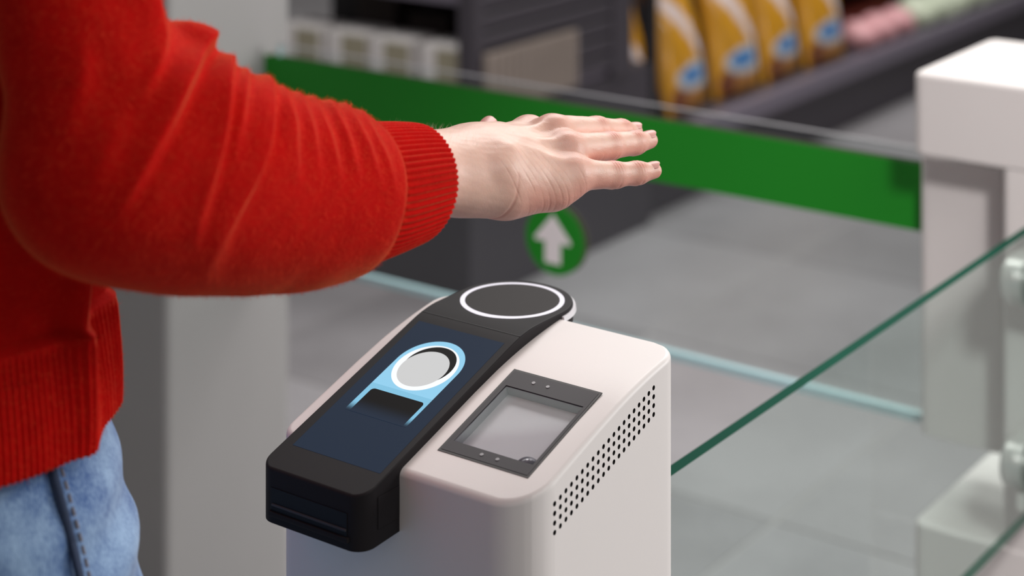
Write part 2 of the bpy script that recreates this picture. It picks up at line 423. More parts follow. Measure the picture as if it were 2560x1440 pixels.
# right cabinet: C-shaped, a cap and a foot reaching over the pivot post
cb = tag(empty('gate_cabinet', P(-0.70, 2.13), RZ), 'white C-shaped gate cabinet with overhanging cap and foot, right of the gate', 'cabinet')
def lw(w): return w+0.70
def ld(d): return d-2.13
vbox('cap', lw(-0.887), lw(-0.50), ld(2.011), ld(2.25), 0.934, 1.029, M['white_cab'], cb, 0.014, 0.006)
vbox('housing', lw(-0.782), lw(-0.50), ld(2.0135), ld(2.2475), 0.0, 0.96, M['white_cab'], cb, 0.010, 0.004)
vbox('foot', lw(-0.887), lw(-0.50), ld(2.011), ld(2.25), 0.0, 0.516, M['white_cab'], cb, 0.014, 0.005)
box('slot_panel', lw(-0.785), lw(-0.775), ld(2.03), ld(2.22), 0.52, 0.93, M['grey_cab'], cb)

gate = tag(empty('glass_gate', P(-1.45, 2.127), RZ), 'closed glass gate with a wide green band and a round arrow sign', 'gate')
def gw(w): return w+1.45
g0, g1 = gw(-1.972), gw(-0.9)
def pane(name, x0, x1, y0, y1, z0, z1, mface, medge, parent):
    vs = [(x, y, z) for x in (x0, x1) for y in (y0, y1) for z in (z0, z1)]
    fs = [(0, 1, 3, 2), (4, 6, 7, 5), (0, 4, 5, 1), (2, 3, 7, 6), (0, 2, 6, 4), (1, 5, 7, 3)]
    me = mesh(name, vs, fs); me.materials.append(mface); me.materials.append(medge)
    thin = min((x1-x0, 0), (y1-y0, 1))[1]
    for i, p in enumerate(me.polygons):
        big = (i in (0, 1)) if thin == 0 else (i in (2, 3))
        p.material_index = 0 if big else 1
    return link(name, me, None, parent)
gpn = pane('glass_pane', g0, g1, -0.005, 0.005, 0.586, 0.912, M['pane_gate'], M['gate_edge'], gate)
gpn.data.materials.append(M['gate_top_edge']); gpn.data.polygons[5].material_index = 2
box('green_band', gw(-1.999), gw(-0.912), -0.0066, -0.0052, 0.813, 0.8945, M['green'], gate)['label'] = 'green band along the top of the gate'
box('band_backing', gw(-1.995), gw(-0.912), 0.0052, 0.0062, 0.813, 0.8945, M['film_back'], gate)
box('bottom_trim', g0, gw(-0.905), -0.006, 0.006, 0.5825, 0.5925, M['gate_edge'], gate)
sg = prism('arrow_sign', circ(gw(-1.458), 0.706, 0.048), -0.0064, -0.0052, M['green'], gate, axis='y'); sg['label'] = 'round green sign with a pale up arrow'
prism('sign_backing', circ(gw(-1.458), 0.706, 0.048), 0.0052, 0.0062, M['film_back'], gate, axis='y')
ax_, az_ = gw(-1.4605), 0.7065
arrow = [(0, 0.0345), (0.0300, 0.0000), (0.0285, -0.0045), (0.0130, -0.0035), (0.0130, -0.0330), (-0.0130, -0.0330), (-0.0130, -0.0035), (-0.0285, -0.0045), (-0.0300, 0.0000)]
prism('arrow', [(ax_+a, az_+b) for a, b in arrow], -0.0070, -0.0064, M['arrow'], sg, axis='y')
vbox('pivot_post', gw(-0.911), gw(-0.802), -0.042, 0.042, 0.585, 0.915, M['white_cab'], gate, 0.012, 0.002)

# side pane between kiosk and cabinet
gp = tag(empty('glass_barrier', P(-0.727, 1.57), RZ), 'clear glass side panel with thick dark green edge behind the kiosk', 'glass panel')
pane('glass_pane', -0.005, 0.005, -0.437, 0.425, 0.588, 0.893, M['pane'], M['pane_edge'], gp)
def clamp(zc):
    # two rounded half blocks holding the glass between them, reaching to the cabinet
    for s in (-1, 1):
        x0, x1 = (0.0055, 0.030) if s > 0 else (-0.030, -0.0055)
        bm = bmesh.new()
        out = []
        r = 0.026
        for k in range(17):
            a = math.pi/2+math.pi*k/16
            out.append((0.395+r*math.cos(a), zc+r*math.sin(a)))
        out += [(0.4395, zc-r), (0.4395, zc+r)]
        n = len(out)
        vs = [bm.verts.new((x, a, b)) for x in (x0, x1) for a, b in out]
        bm.faces.new(vs[:n]); bm.faces.new(vs[n:][::-1])
        for i in range(n): bm.faces.new([vs[i], vs[(i+1) % n], vs[n+(i+1) % n], vs[n+i]])
        xo = x1 if s > 0 else x0
        es = [e for e in bm.edges if all(abs(v.co.x-xo) < 1e-6 for v in e.verts)]
        bmesh.ops.bevel(bm, geom=es, offset=0.007, segments=3, profile=0.5, affect='EDGES')
        weighted(link('clamp', from_bm('clamp', bm), M['metal'], gp))
clamp(0.831); clamp(0.633)
box('bracket', -0.016, -0.006, 0.385, 0.41, 0.586, 0.606, M['white_cab'], gp, bev=0.003)

# ================================================================== KIOSK
A = Vector((-0.15742, 1.26910, 0.0))
kiosk = tag(empty('payment_kiosk', A, RZ), 'white payment kiosk with black palm scanner and slanted screen', 'kiosk')
KW, KD = 0.2055, 0.186
def kz(d):
    z = 0.979+0.31*d; zt = 1.0262
    k = 0.022; h = max(0.0, min(1.0, 0.5+0.5*(zt-z)/k)); return zt*(1-h)+z*h-k*h*(1-h)
def solid(shape, ztop, zbot, bev, seg=4):
    """shape(inset) -> rows (d, w_left, w_right). Closed body with a curved top and a rounded top rim."""
    bm = bmesh.new(); loops = []
    for k in range(seg+1):
        t = math.pi/2*k/seg; ins = bev*(1-math.sin(t)); drop = bev*(1-math.cos(t)); rows = shape(ins)
        loops.append(([bm.verts.new((a, d, ztop(d)-drop)) for d, a, b in rows], [bm.verts.new((b, d, ztop(d)-drop)) for d, a, b in rows]))
    rows = shape(0)
    loops.append(([bm.verts.new((a, d, zbot(d))) for d, a, b in rows], [bm.verts.new((b, d, zbot(d))) for d, a, b in rows]))
    n = len(rows)
    L0, R0 = loops[0]; L1, R1 = loops[-1]
    for i in range(n-1):
        bm.faces.new([L0[i], R0[i], R0[i+1], L0[i+1]]); bm.faces.new([L1[i], L1[i+1], R1[i+1], R1[i]])
    for (La, Ra), (Lb, Rb) in zip(loops[:-1], loops[1:]):
        for i in range(n-1):
            bm.faces.new([La[i], La[i+1], Lb[i+1], Lb[i]]); bm.faces.new([Ra[i], Rb[i], Rb[i+1], Ra[i+1]])
        bm.faces.new([La[0], Lb[0], Rb[0], Ra[0]]); bm.faces.new([La[-1], Ra[-1], Rb[-1], Lb[-1]])
    return bm
def corner_shape(w0, w1, d0, d1, rfl, rfr, rbl, rbr, extra):
    ds = set(extra) | {d0, d1}
    for r in {rfl, rfr}:
        for k in range(9): ds.add(d0+r*(1-math.cos(math.pi/2*k/8)))
    for r in {rbl, rbr}:
        for k in range(9): ds.add(d1-r*(1-math.cos(math.pi/2*k/8)))
    base = []
    for x in sorted(x for x in ds if d0 <= x <= d1):
        if not base or x-base[-1] > 5e-4 or x == d1:
            if x == d1 and base and x-base[-1] < 5e-4: base.pop()
            base.append(x)
    def shape(i):
        def ins(d, rf, rb):
            x = 0.0
            if d < d0+i+rf: x = rf-math.sqrt(max(0, rf*rf-(rf-(d-d0-i))**2))
            if d > d1-i-rb: x = max(x, rb-math.sqrt(max(0, rb*rb-(rb-(d1-i-d))**2)))
            return x
        out = []
        for d in base:
            e = d0+i+(d-d0)*(d1-d0-2*i)/(d1-d0)
            out.append((e, w0+i+ins(e, rfl-i, rbl-i), w1-i-ins(e, rfr-i, rbr-i)))
        return out
    return shape
shp = corner_shape(0, KW, 0, KD, 0.012, 0.030, 0.022, 0.022, [0.05, 0.08, 0.105]+[0.112+0.006*i for i in range(8)])
bm = solid(shp, kz, lambda d: 0.0, 0.0038)
house = link('housing', from_bm('housing', bm), M['white'], kiosk)
house.data.materials.append(M['hole']); house.data.materials.append(M['cav_wall']); house.data.materials.append(M['cav'])
# cutters: vent holes and the scanner cavity
bm = bmesh.new()
for i in range(20):
    for j in range(4):
        d, z = 0.0298+0.0062*i, 0.9735+0.00186*i-0.0060*j
        r = bmesh.ops.create_cone(bm, cap_ends=True, segments=12, radius1=0.0017, radius2=0.0017, depth=0.010,
                                  matrix=Matrix.Translation((KW, d, z)) @ Matrix.Rotation(math.pi/2, 4, 'Y'))
for f in bm.faces: f.material_index = 1
sl = math.atan(0.31)
SM = Matrix.Translation((0, 0, 0.979)) @ Matrix.Rotation(sl, 4, 'X')      # slope frame: (w, s, n), s measured along the slope
cs = math.cos(sl)
def sd(d): return d/cs
r = bmesh.ops.create_cube(bm, size=1.0)
x0, x1, y0, y1, z0, z1 = 0.1215, 0.1845, sd(0.0358), sd(0.0940), -0.0070, 0.004
for v in r['verts']: v.co = SM @ Vector(((x0+x1)/2+v.co.x*(x1-x0), (y0+y1)/2+v.co.y*(y1-y0), (z0+z1)/2+v.co.z*(z1-z0)))
nrm = SM.to_3x3() @ Vector((0, 0, 1))
bm.normal_update()
for f in {f for v in r['verts'] for f in v.link_faces}: f.material_index = 3 if f.normal.dot(nrm) < -0.9 else 2
cm = bpy.data.meshes.new('cut'); bm.to_mesh(cm); bm.free()
for k in ('white', 'hole', 'cav_wall', 'cav'): cm.materials.append(M[k])
co = link('cut', cm, None, kiosk)
bo = house.modifiers.new('cut', 'BOOLEAN'); bo.operation = 'DIFFERENCE'; bo.object = co; bo.solver = 'EXACT'
bpy.context.view_layer.update()
dg = bpy.context.evaluated_depsgraph_get()
hm = bpy.data.meshes.new_from_object(house.evaluated_get(dg)); house.modifiers.clear(); house.data = hm
bpy.data.objects.remove(co, do_unlink=True)
hm.polygons.foreach_set('use_smooth', [True]*len(hm.polygons)); hm.set_sharp_from_angle(angle=math.radians(32)); weighted(house)

# barcode scanner bezel, in the slope frame
def slope_obj(name, me_or_bm, m, parent, smooth=False):
    me = me_or_bm if isinstance(me_or_bm, bpy.types.Mesh) else from_bm(name, me_or_bm, smooth)
    o = link(name, me, m, parent); o.location = (0, 0, 0.979); o.rotation_euler = (sl, 0, 0); return o
bs = tag(empty('barcode_scanner'), 'charcoal framed scanner window set into the white top'); bs.parent = kiosk
def frame_bm(x0, x1, y0, y1, ix0, ix1, iy0, iy1, z0, z1):
    bm = bmesh.new()
    o = [(x0, y0), (x1, y0), (x1, y1), (x0, y1)]; i_ = [(ix0, iy0), (ix1, iy0), (ix1, iy1), (ix0, iy1)]
    V = {}
    for z in (z0, z1):
        for k, c in enumerate(o): V['o', k, z] = bm.verts.new((*c, z))
        for k, c in enumerate(i_): V['i', k, z] = bm.verts.new((*c, z))
    for k in range(4):
        l = (k+1) % 4
        bm.faces.new([V['o', k, z1], V['o', l, z1], V['i', l, z1], V['i', k, z1]]); bm.faces.new([V['o', k, z0], V['i', k, z0], V['i', l, z0], V['o', l, z0]])
        bm.faces.new([V['o', k, z0], V['o', l, z0], V['o', l, z1], V['o', k, z1]]); bm.faces.new([V['i', k, z0], V['i', k, z1], V['i', l, z1], V['i', l, z0]])
    return bm
slope_obj('bezel_gap', frame_bm(0.1165, 0.1885, sd(0.0248), sd(0.1104), 0.1185, 0.1865, sd(0.0268), sd(0.1084), -0.0004, 0.0003), M['frame_edge'], bs)  # dark strip painting the shade of the thin gap round the bezel
slope_obj('bezel', frame_bm(0.1182, 0.1868, sd(0.0266), sd(0.1086), 0.1215, 0.1845, sd(0.0358), sd(0.0940), -0.0005, 0.0005), M['frame_grey'], bs)
bm = bmesh.new(); bm_box(bm, 0.1212, 0.1848, sd(0.0355), sd(0.0943), -0.0006, -0.0001)
slope_obj('window_glass', bm, glass_mat('scanner_glass', (0.86, 0.86, 0.87), 1.13), bs)
bm = bmesh.new(); bmesh.ops.create_uvsphere(bm, u_segments=24, v_segments=12, radius=0.0095, matrix=Matrix.Translation((0.1765, sd(0.0385), -0.0098)))
bmesh.ops.bisect_plane(bm, geom=bm.verts[:]+bm.edges[:]+bm.faces[:], plane_co=(0, sd(0.0362), 0), plane_no=(0, 1, 0), clear_inner=True)
slope_obj('lens', bm, M['lens'], bs, True)
for x, d in ((0.1385, 0.1022), (0.1502, 0.1022), (0.1475, 0.0315), (0.1600, 0.0315)):
    bm = bmesh.new(); bmesh.ops.create_cone(bm, cap_ends=True, segments=16, radius1=0.0015, radius2=0.0013, depth=0.0006, matrix=Matrix.Translation((x, sd(d), 0.0006)))
    slope_obj('indicator', bm, M['dot'], bs)

# palm scanner module
ps = tag(empty('palm_scanner'), 'black palm scanner with round reading pad and slanted screen'); ps.parent = kiosk
ML, MR, MC, MRad, MDC = 0.0155, 0.1050, 0.06025, 0.04475, 0.186
def mz(d):
    z, zt = 0.985+0.31*d, 1.0285
    k = 0.005; h = max(0.0, min(1.0, 0.5+0.5*(zt-z)/k)); return zt*(1-h)+z*h-k*h*(1-h)
def mshape(i):
    out = []; r = 0.012-i; d0 = -0.0365+i
    for k in range(9):
        a = math.pi/2*k/8; out.append((d0+r*(1-math.cos(a)), ML+i+r*(1-math.sin(a)), MR-i-r*(1-math.sin(a))))
    out += [(d, ML+i, MR-i) for d in (-0.012, 0.0, 0.004, 0.03, 0.06, 0.09, 0.115, 0.124, 0.128, 0.131, 0.134, 0.137, 0.140, 0.143, 0.146, 0.150, 0.16)]
    for k in range(25):
        a = math.pi/2*k/24*0.975; q = MRad-i; out.append((MDC+q*math.sin(a), MC-q*math.cos(a), MC+q*math.cos(a)))
    return out
def mb(d):
    if d < 0.0001: return 0.9385+0.05*(d+0.0365)
    if d < 0.16: return mz(d)-0.013
    return 1.0150
bm = solid(mshape, mz, mb, 0.0016, 3)
es = [e for e in bm.edges if all(v.co.y < 0.0001 and v.co.z < mb(min(0, v.co.y))+1e-4 for v in e.verts) and len(e.link_faces) == 2 and e.calc_face_angle(0) > 0.8]
if es: bmesh.ops.bevel(bm, geom=es, offset=0.0075, segments=3, profile=0.6, affect='EDGES', clamp_overlap=True)
weighted(link('scanner_body', from_bm('scanner_body', bm, angle=28), M['black'], ps))
# white arc painting the bevel highlight round the disc, light ring, pad
def annulus(cx, cy, r0, r1, z0, z1, n=96):
    bm = bmesh.new(); V = []
    for r, z in ((r0, z0), (r1, z0), (r1, z1), (r0, z1)):
        V.append([bm.verts.new((cx+r*math.cos(2*math.pi*i/n), cy+r*math.sin(2*math.pi*i/n), z)) for i in range(n)])
    for a in range(4):
        b = (a+1) % 4
        for i in range(n): bm.faces.new([V[a][i], V[a][(i+1) % n], V[b][(i+1) % n], V[b][i]])
    return bm
def arc_rim(r0, r1, z0, z1, a0, a1, n=60):
    bm = bmesh.new(); V = []
    for r, z in ((r0, z0), (r1, z0), (r1-0.0006, z1), (r0, z1)):
        V.append([bm.verts.new((MC+r*math.cos(a0+(a1-a0)*i/n), MDC+r*math.sin(a0+(a1-a0)*i/n), z)) for i in range(n+1)])
    for a in range(4):
        b = (a+1) % 4
        for i in range(n): bm.faces.new([V[a][i], V[a][i+1], V[b][i+1], V[b][i]])
    bm.faces.new([V[k][0] for k in range(4)]); bm.faces.new([V[k][-1] for k in range(4)][::-1])
    return bm
link('disc_rim_glint', from_bm('disc_rim_glint', arc_rim(0.0440, 0.0472, 1.0225, 1.0258, -0.02, math.pi+0.02), angle=40), M['rim'], ps)
link('light_ring', from_bm('light_ring', annulus(MC, MDC, 0.0350, 0.0385, 1.0280, 1.02885), smooth=False), M['ring'], ps)['label'] = 'glowing white ring'
prism('reading_pad', circ(MC, MDC, 0.0350, 64), 1.0279, 1.02875, M['pad'], ps)
# seam line between pad and screen
box('seam', ML+0.001, MR-0.001, 0.1338, 0.1346, mz(0.1342)-0.002, mz(0.1342)+0.00012, M['black_front'], ps)
# screen
SMz = 0.985
def splate(name, outline, m, parent, lvl):
    """flat picture element on the sloping face: outline in (w, d)"""
    n = len(outline)
    vs = [(a, b, SMz+0.31*b+lvl) for a, b in outline]+[(a, b, SMz+0.31*b-0.0003) for a, b in outline]
    bm = bmesh.new(); bv = [bm.verts.new(v) for v in vs]
    bm.faces.new(bv[:n]); bm.faces.new(bv[n:][::-1])
    for i in range(n): bm.faces.new([bv[i], bv[i+n], bv[(i+1) % n+n], bv[(i+1) % n]])
    return link(name, from_bm(name, bm, smooth=False), m, parent)
scr = splate('screen', [(0.0250, -0.0135), (0.1000, -0.0135), (0.0985, 0.1235), (0.0225, 0.1235)], M['screen'], ps, 0.00012)
scr['label'] = 'navy display showing a pale blue scanner picture'
pc, pr, pd = 0.0611, 0.0265, 0.0838
def arc(cx, cy, r, a0, a1, n): return [(cx+r*math.cos(math.radians(a0+(a1-a0)*i/n)), cy+r*math.sin(math.radians(a0+(a1-a0)*i/n))) for i in range(n+1)]
splate('picture_upper', [(pc-pr, 0.0565), (pc+pr, 0.0565)]+arc(pc, pd, pr, 0, 180, 40), M['s_pill'], scr, 0.00020)
splate('picture_lower', [(pc-pr, 0.0275), (pc+pr, 0.0275), (pc+pr, 0.0565), (pc-pr, 0.0565)], M['s_band_fade'], scr, 0.00020)
rc = 0.0028
splate('picture_panel', [(0.0390, 0.0275), (0.0848, 0.0275)]+arc(0.0848-rc, 0.0518-rc, rc, 0, 90, 6)+arc(0.0390+rc, 0.0518-rc, rc, 90, 180, 6), M['s_black_fade'], scr, 0.00028)
splate('picture_ring', circ(0.0611, 0.0820, 0.0236, 64), M['s_white'], scr, 0.00028)
splate('picture_crescent', circ(0.0618, 0.0850, 0.0193, 64), M['s_black'], scr, 0.00034)  # black circle, seen as a crescent above the grey disc
splate('picture_disc', circ(0.0605, 0.0803, 0.0183, 64), M['s_grey'], scr, 0.00040)
# card slot on the nose
cs_ = tag(empty('card_slot'), 'card slot in the black nose'); cs_.parent = ps
yf = -0.0365
box('recess', 0.0270, 0.0925, yf-0.0006, yf+0.004, 0.9445, 0.9620, M['black_front'], cs_, bev=0.0005)
box('slot_lip', 0.0285, 0.0920, yf-0.0016, yf+0.002, 0.9505, 0.9520, M['frame_grey'], cs_, bev=0.0004)
box('lower_lip', 0.0260, 0.0940, yf-0.0022, yf+0.004, 0.9435, 0.9470, M['black'], cs_, bev=0.0009)
box('side_shoe', 0.1048, 0.1056, -0.022, -0.0008, 0.9495, 0.9700, M['black'], ps, bev=0.0003)

# ================================================================== SHELVES AND GOODS
es_ = tag(empty('end_shelf', P(-2.93, 3.9), RZ), 'dark shelf end with slatted side panel and a shelf of cartons', 'shelf')
def ew(w): return w+2.93
def ed(d): return d-3.9
box('base', ew(-3.6), ew(-2.625), ed(3.475), ed(4.27), 0.0, 0.43, M['shelf'], es_, bev=0.004)
box('shelf_board', ew(-3.6), ew(-2.63), ed(3.470), ed(4.1), 0.432, 0.462, M['lip'], es_, bev=0.003)
box('shelf_board', ew(-3.6), ew(-2.66), ed(3.50), ed(4.1), 0.690, 0.720, M['lip'], es_, bev=0.003)
box('back_panel', ew(-3.6), ew(-2.66), ed(4.10), ed(4.13), 0.43, 1.25, M['shelf_dark'], es_)
box('upright_post', ew(-2.655), ew(-2.608), ed(3.465), ed(3.505), 0.43, 1.25, M['shelf'], es_, bev=0.003)
box('upright_post', ew(-2.655), ew(-2.608), ed(4.06), ed(4.155), 0.43, 1.25, M['shelf'], es_, bev=0.003)
box('side_backing', ew(-2.65), ew(-2.635), ed(3.50), ed(4.07), 0.43, 1.25, M['shelf_dark'], es_)
bm = bmesh.new(); bm_box(bm, ew(-2.636), ew(-2.612), ed(3.506), ed(4.059), 0.0, 0.0370, 0.002, 1)
slat_me = from_bm('slat', bm); slat_me.materials.append(M['shelf'])
for i in range(17):
    s = link('slat', slat_me, None, es_); s.location = (0, 0, 0.452+0.0462*i)
# cartons on the shelf end
ct = tag(empty('carton', P(-3.06, 3.565), RZ), 'x', 'carton', 'white cartons on the shelf end')
box('carton_box', -0.062, 0.062, -0.055, 0.055, 0, 0.128, M['carton'], ct, bev=0.006)
box('label_panel', -0.018, 0.0585, -0.0562, -0.0548, 0.012, 0.120, M['carton_label'], ct)
box('orange_mark', -0.030, 0.004, -0.0566, -0.0550, 0.018, 0.040, M['carton_spot'], ct)
labs = ['olive labelled white carton farthest from the slatted side panel', 'olive labelled white carton, second from the gate cabinet', 'olive labelled white carton between two others, third from the gate cabinet', 'olive labelled white carton next to the slatted side panel']
for i, w in enumerate((-3.165, -3.020, -2.878, -2.728)):
    c = ct if i == 0 else copy_tree(ct)
    c.location = P(w, 3.545+0.006*(i % 2), 0.4625); c['label'] = labs[i]; c.rotation_euler = (0, 0, RZ+0.05*(i % 2))
for i, (w, h_) in enumerate(((-3.13, 0.17), (-2.96, 0.14), (-2.80, 0.15))):
    o = box('storage_box', -0.066, 0.066, -0.06, 0.06, 0, h_, M['brownbox'], None, bev=0.004, loc=P(w, 3.80, 0.4625), rot=(0, 0, RZ))
    tag(o, ['dark brown box behind the cartons, farthest from the slatted side', 'dark brown box behind the cartons, middle of three', 'dark brown box behind the cartons, nearest the slatted side'][i], 'box', 'dark boxes behind the cartons')
rb = tag(empty('ribbed_rack', P(-2.607, 3.66, 0.0), RZ), 'beige ribbed card rack fixed on the slatted shelf side', 'rack')
box('back_card', 0.004, 0.010, -0.165, 0.205, 0.445, 0.585, M['basket'], rb)
for i in range(13):
    y = -0.160+0.0295*i
    box('rib', 0.010, 0.018, y, y+0.017, 0.446, 0.584, M['basket'], rb, bev=0.002, seg=1)

ls = tag(empty('snack_shelf', P(-2.9, 5.6), RZ), 'long low grey shelf holding gold snack bags and produce packs', 'shelf')
def sw(w): return w+2.9
def sdd(d): return d-5.6
box('base', sw(-3.6), sw(-2.66), sdd(4.275), sdd(8.0), 0.0, 0.165, M['shelf'], ls, bev=0.004)
box('shelf_board', sw(-3.6), sw(-2.640), sdd(4.275), sdd(8.0), 0.165, 0.205, M['shelf'], ls, bev=0.003)
box('shelf_lip', sw(-2.652), sw(-2.615), sdd(4.275), sdd(8.0), 0.168, 0.222, M['lip'], ls, bev=0.004)
box('back_panel', sw(-3.25), sw(-3.20), sdd(4.275), sdd(8.0), 0.2, 1.3, M['shelf_dark'], ls)
box('upright_post', sw(-2.655), sw(-2.622), sdd(4.276), sdd(4.305), 0.22, 1.3, M['shelf_dark'], ls, bev=0.003)
box('upper_board', sw(-3.2), sw(-2.80), sdd(5.70), sdd(8.0), 0.43, 0.455, M['shelf_dark'], ls, bev=0.003)

def bag_mesh():
    nu, nv = 44, 60; W_, Hh, T = 0.255, 0.42, 0.055
    V = []; C = []
    gold = np.array(lin(206, 146, 22)); brown = np.array(lin(112, 56, 34)); blue = np.array(lin(42, 122, 190)); white = np.array(lin(236, 222, 222)); pale = np.array(lin(190, 200, 205)); tan = np.array(lin(176, 118, 62))
    def colour(u, v, front):
        c = gold.copy()
        def mixc(c, k, t): t = max(0, min(1, t)); return c*(1-t)+k*t
        ss = lambda e0, e1, x: (lambda t: t*t*(3-2*t))(max(0, min(1, (x-e0)/(e1-e0))))
        if not front: return c
        c = mixc(c, tan, 0.8*ss(0.34, 0.22, abs(u+0.02))*ss(0.22, 0.14, v))              # picture of crisps low down
        c = mixc(c, brown, ss(0.17, 0.10, math.hypot((u+0.32), (v-0.10)*1.4)))
        x = (v-0.72)+(u-(-0.36))*0.55                                                     # slanting white streak
        c = mixc(c, white, ss(0.085, 0.05, abs(x+0.03*math.sin(u*6)))*ss(-0.5, -0.3, u))
        r = math.hypot((u-0.06)/0.40, (v-0.235)/0.09)
        c = mixc(c, pale, ss(1.15, 0.95, r))
        r2 = math.hypot((u+0.02)/0.27, (v-0.238-0.18*(u+0.02)**2)/0.050)
        c = mixc(c, blue, ss(1.1, 0.9, r2))
        return c
    for side in (1, -1):
        for j in range(nv+1):
            v = j/nv
            for i in range(nu+1):
                u = i/nu*2-1
                e = max(0.0, 1-u*u)**0.55*max(0.0, math.sin(math.pi*min(1, v*1.02+0.0)))**0.42 if 0 < v < 0.97 else 0
                wr = 0.004*math.sin(u*9+v*14)*e+0.003*math.sin(u*17-v*9)*e
                wid = W_/2*(1-0.10*math.sin(math.pi*v)) 
                V.append((side*(T*e+wr+0.001), u*wid, v*Hh)); C.append(colour(u*0.5/0.5*0.5, v, side > 0))
    Q = []
    n = (nu+1)*(nv+1)
    for s in (0, 1):
        for j in range(nv):
            for i in range(nu):
                a = s*n+j*(nu+1)+i; q = (a, a+1, a+nu+2, a+nu+1); Q.append(q if s == 0 else q[::-1])
    border = [i for i in range(nu+1)]+[j*(nu+1)+nu for j in range(1, nv+1)]+[nv*(nu+1)+i for i in range(nu-1, -1, -1)]+[j*(nu+1) for j in range(nv-1, 0, -1)]
    for a, b in zip(border, border[1:]+border[:1]): Q.append((b, a, n+a, n+b))
    me = np_mesh('snack_bag', np.array(V), np.array(Q)); set_col(me, np.array(C)); me.materials.append(M['bag'])
    return me
bag_me = bag_mesh()
crimp_bm = bmesh.new()
for k in range(9): bm_box(crimp_bm, -0.0022, 0.0022, -0.124, 0.124, 0.405+0.002*k, 0.4062+0.002*k)
crimp_me = from_bm('crimp', crimp_bm, smooth=False); crimp_me.materials.append(mat('gold_crimp', lin(198, 140, 30), 0.3))
blabs = ['gold snack bag half hidden behind the thin shelf post', 'gold snack bag with a broad white streak, beside the thin shelf post', 'gold snack bag with a clear blue label, second from the shelf post',
         'gold snack bag with a bright white top streak, third from the shelf post', 'gold snack bag farthest from the post, next to the pink packs']
for i, (w, d, rz) in enumerate(((-2.80, 4.425, 0.0), (-2.745, 4.665, 0.10), (-2.730, 4.935, -0.05), (-2.730, 5.215, 0.08), (-2.715, 5.480, -0.03))):
    o = link('snack_bag', bag_me); o.location = P(w, d, 0.2055); o.rotation_euler = Matrix.Rotation(RZ+rz, 3, 'Z').to_euler()
    o.rotation_euler = (Matrix.Rotation(RZ+rz, 3, 'Z') @ Matrix.Rotation(-0.20-0.02*(i % 2), 3, 'Y')).to_euler()
    tag(o, blabs[i], 'snack bag', 'gold snack bags on the low shelf'); o.scale = (1, 1, 1.0+0.02*(i % 3))
    link('crimp', crimp_me, None, o)
def lump(name, r, seed, m, loc, sq=(1, 1, 1)):
    bm = bmesh.new(); bmesh.ops.create_icosphere(bm, subdivisions=3, radius=r)
    for v in bm.verts:
        p = np.array(v.co)/r; k = 1+0.16*smooth_noise(p[None], 4.0, seed)[0]+0.06*smooth_noise(p[None], 11.0, seed+1)[0]
        v.co = v.co*k; v.co.x *= sq[0]; v.co.y *= sq[1]; v.co.z = max(v.co.z*sq[2], -r*0.75*sq[2])
    return link(name, from_bm(name, bm, angle=180), m, None, loc, (0, 0, RZ))
for i, (w, d) in enumerate(((-2.735, 5.775), (-2.735, 5.925), (-2.74, 6.085))):
    o = lump('produce_pack', 0.066, 20+i, M['pink'], P(w, d, 0.2055+0.066*0.75*0.8), (1, 1, 0.8))
    tag(o, ['pink produce pack touching the last gold snack bag', 'pink produce pack, middle of the three', 'pink produce pack beside the pale green packs'][i], 'produce pack', 'pink produce packs')
for i in range(6):
    o = lump('lettuce_pack', 0.072, 40+i, M['lettuce'], P(-2.735+0.01*(i % 2), 6.245+0.148*i, 0.2055+0.072*0.75*0.85), (1, 0.95, 0.85))
    tag(o, ['pale green lettuce pack beside the pink packs', 'pale green lettuce pack, second from the pink packs', 'pale green lettuce pack, third from the pink packs', 'pale green lettuce pack, fourth from the pink packs', 'pale green lettuce pack, fifth from the pink packs', 'pale green lettuce pack farthest from the pink packs'][i], 'lettuce pack', 'pale green lettuce packs')
o = box('red_crate', -0.08, 0.08, -0.30, 0.30, 0, 0.075, M['redpack'], None, bev=0.004, loc=P(-2.92, 5.98, 0.2055), rot=(0, 0, RZ)); tag(o, 'dark red crate standing behind the pink packs', 'crate')
bm = bmesh.new()
for k in range(160):
    x, y = rng.uniform(-0.07, 0.07), rng.uniform(-0.55, 0.55); a = rng.uniform(0, 6.28); L = rng.uniform(0.05, 0.11); t = rng.uniform(0.3, 1.1)
    d1 = Vector((math.cos(a)*math.sin(t), math.sin(a)*math.sin(t), math.cos(t)))*L; s1 = Vector((-math.sin(a), math.cos(a), 0))*0.018
    b0 = Vector((x, y, 0.005)); v = [bm.verts.new(b0), bm.verts.new(b0+d1*0.5+s1), bm.verts.new(b0+d1), bm.verts.new(b0+d1*0.5-s1)]
    bm.faces.new(v)
o = link('leafy_greens', from_bm('leafy_greens', bm, smooth=False), M['leaf'], None, P(-2.92, 6.98, 0.2055), (0, 0, RZ)); tag(o, 'bed of dark leafy greens behind the lettuce packs', 'greens', None, 'stuff')

# ================================================================== PERSON
hand_w = np.array([-0.0335, 1.2131, 1.1690]); HS = 1.034
HR = np.array([[0.7244, -0.6711, 0.1577], [0.6875, 0.6865, -0.2366], [0.0506, 0.2798, 0.9587]])
u_, _s, v_ = np.linalg.svd(HR); HR = u_@v_
E3 = np.array([-0.217, 1.04, 1.223]); arm_dir = (hand_w-E3)/np.linalg.norm(hand_w-E3)
MCP = {'index': (.085, .024, -.006), 'middle': (.087, .005, .004), 'ring': (.081, -.014, .002), 'pinky': (.072, -.031, -.004)}
PH = {'index': (.042, .025, .021), 'middle': (.046, .029, .0215), 'ring': (.043, .027, .0215), 'pinky': (.034, .020, .0195)}
FL = {'index': (0.09, (0.50, 0.10, 0.05)), 'middle': (0.047, (0.235, 0.050, 0.003)), 'ring': (0.024, (0.185, -0.005, -0.036)), 'pinky': (-0.151, (0.196, -0.081, -0.049))}
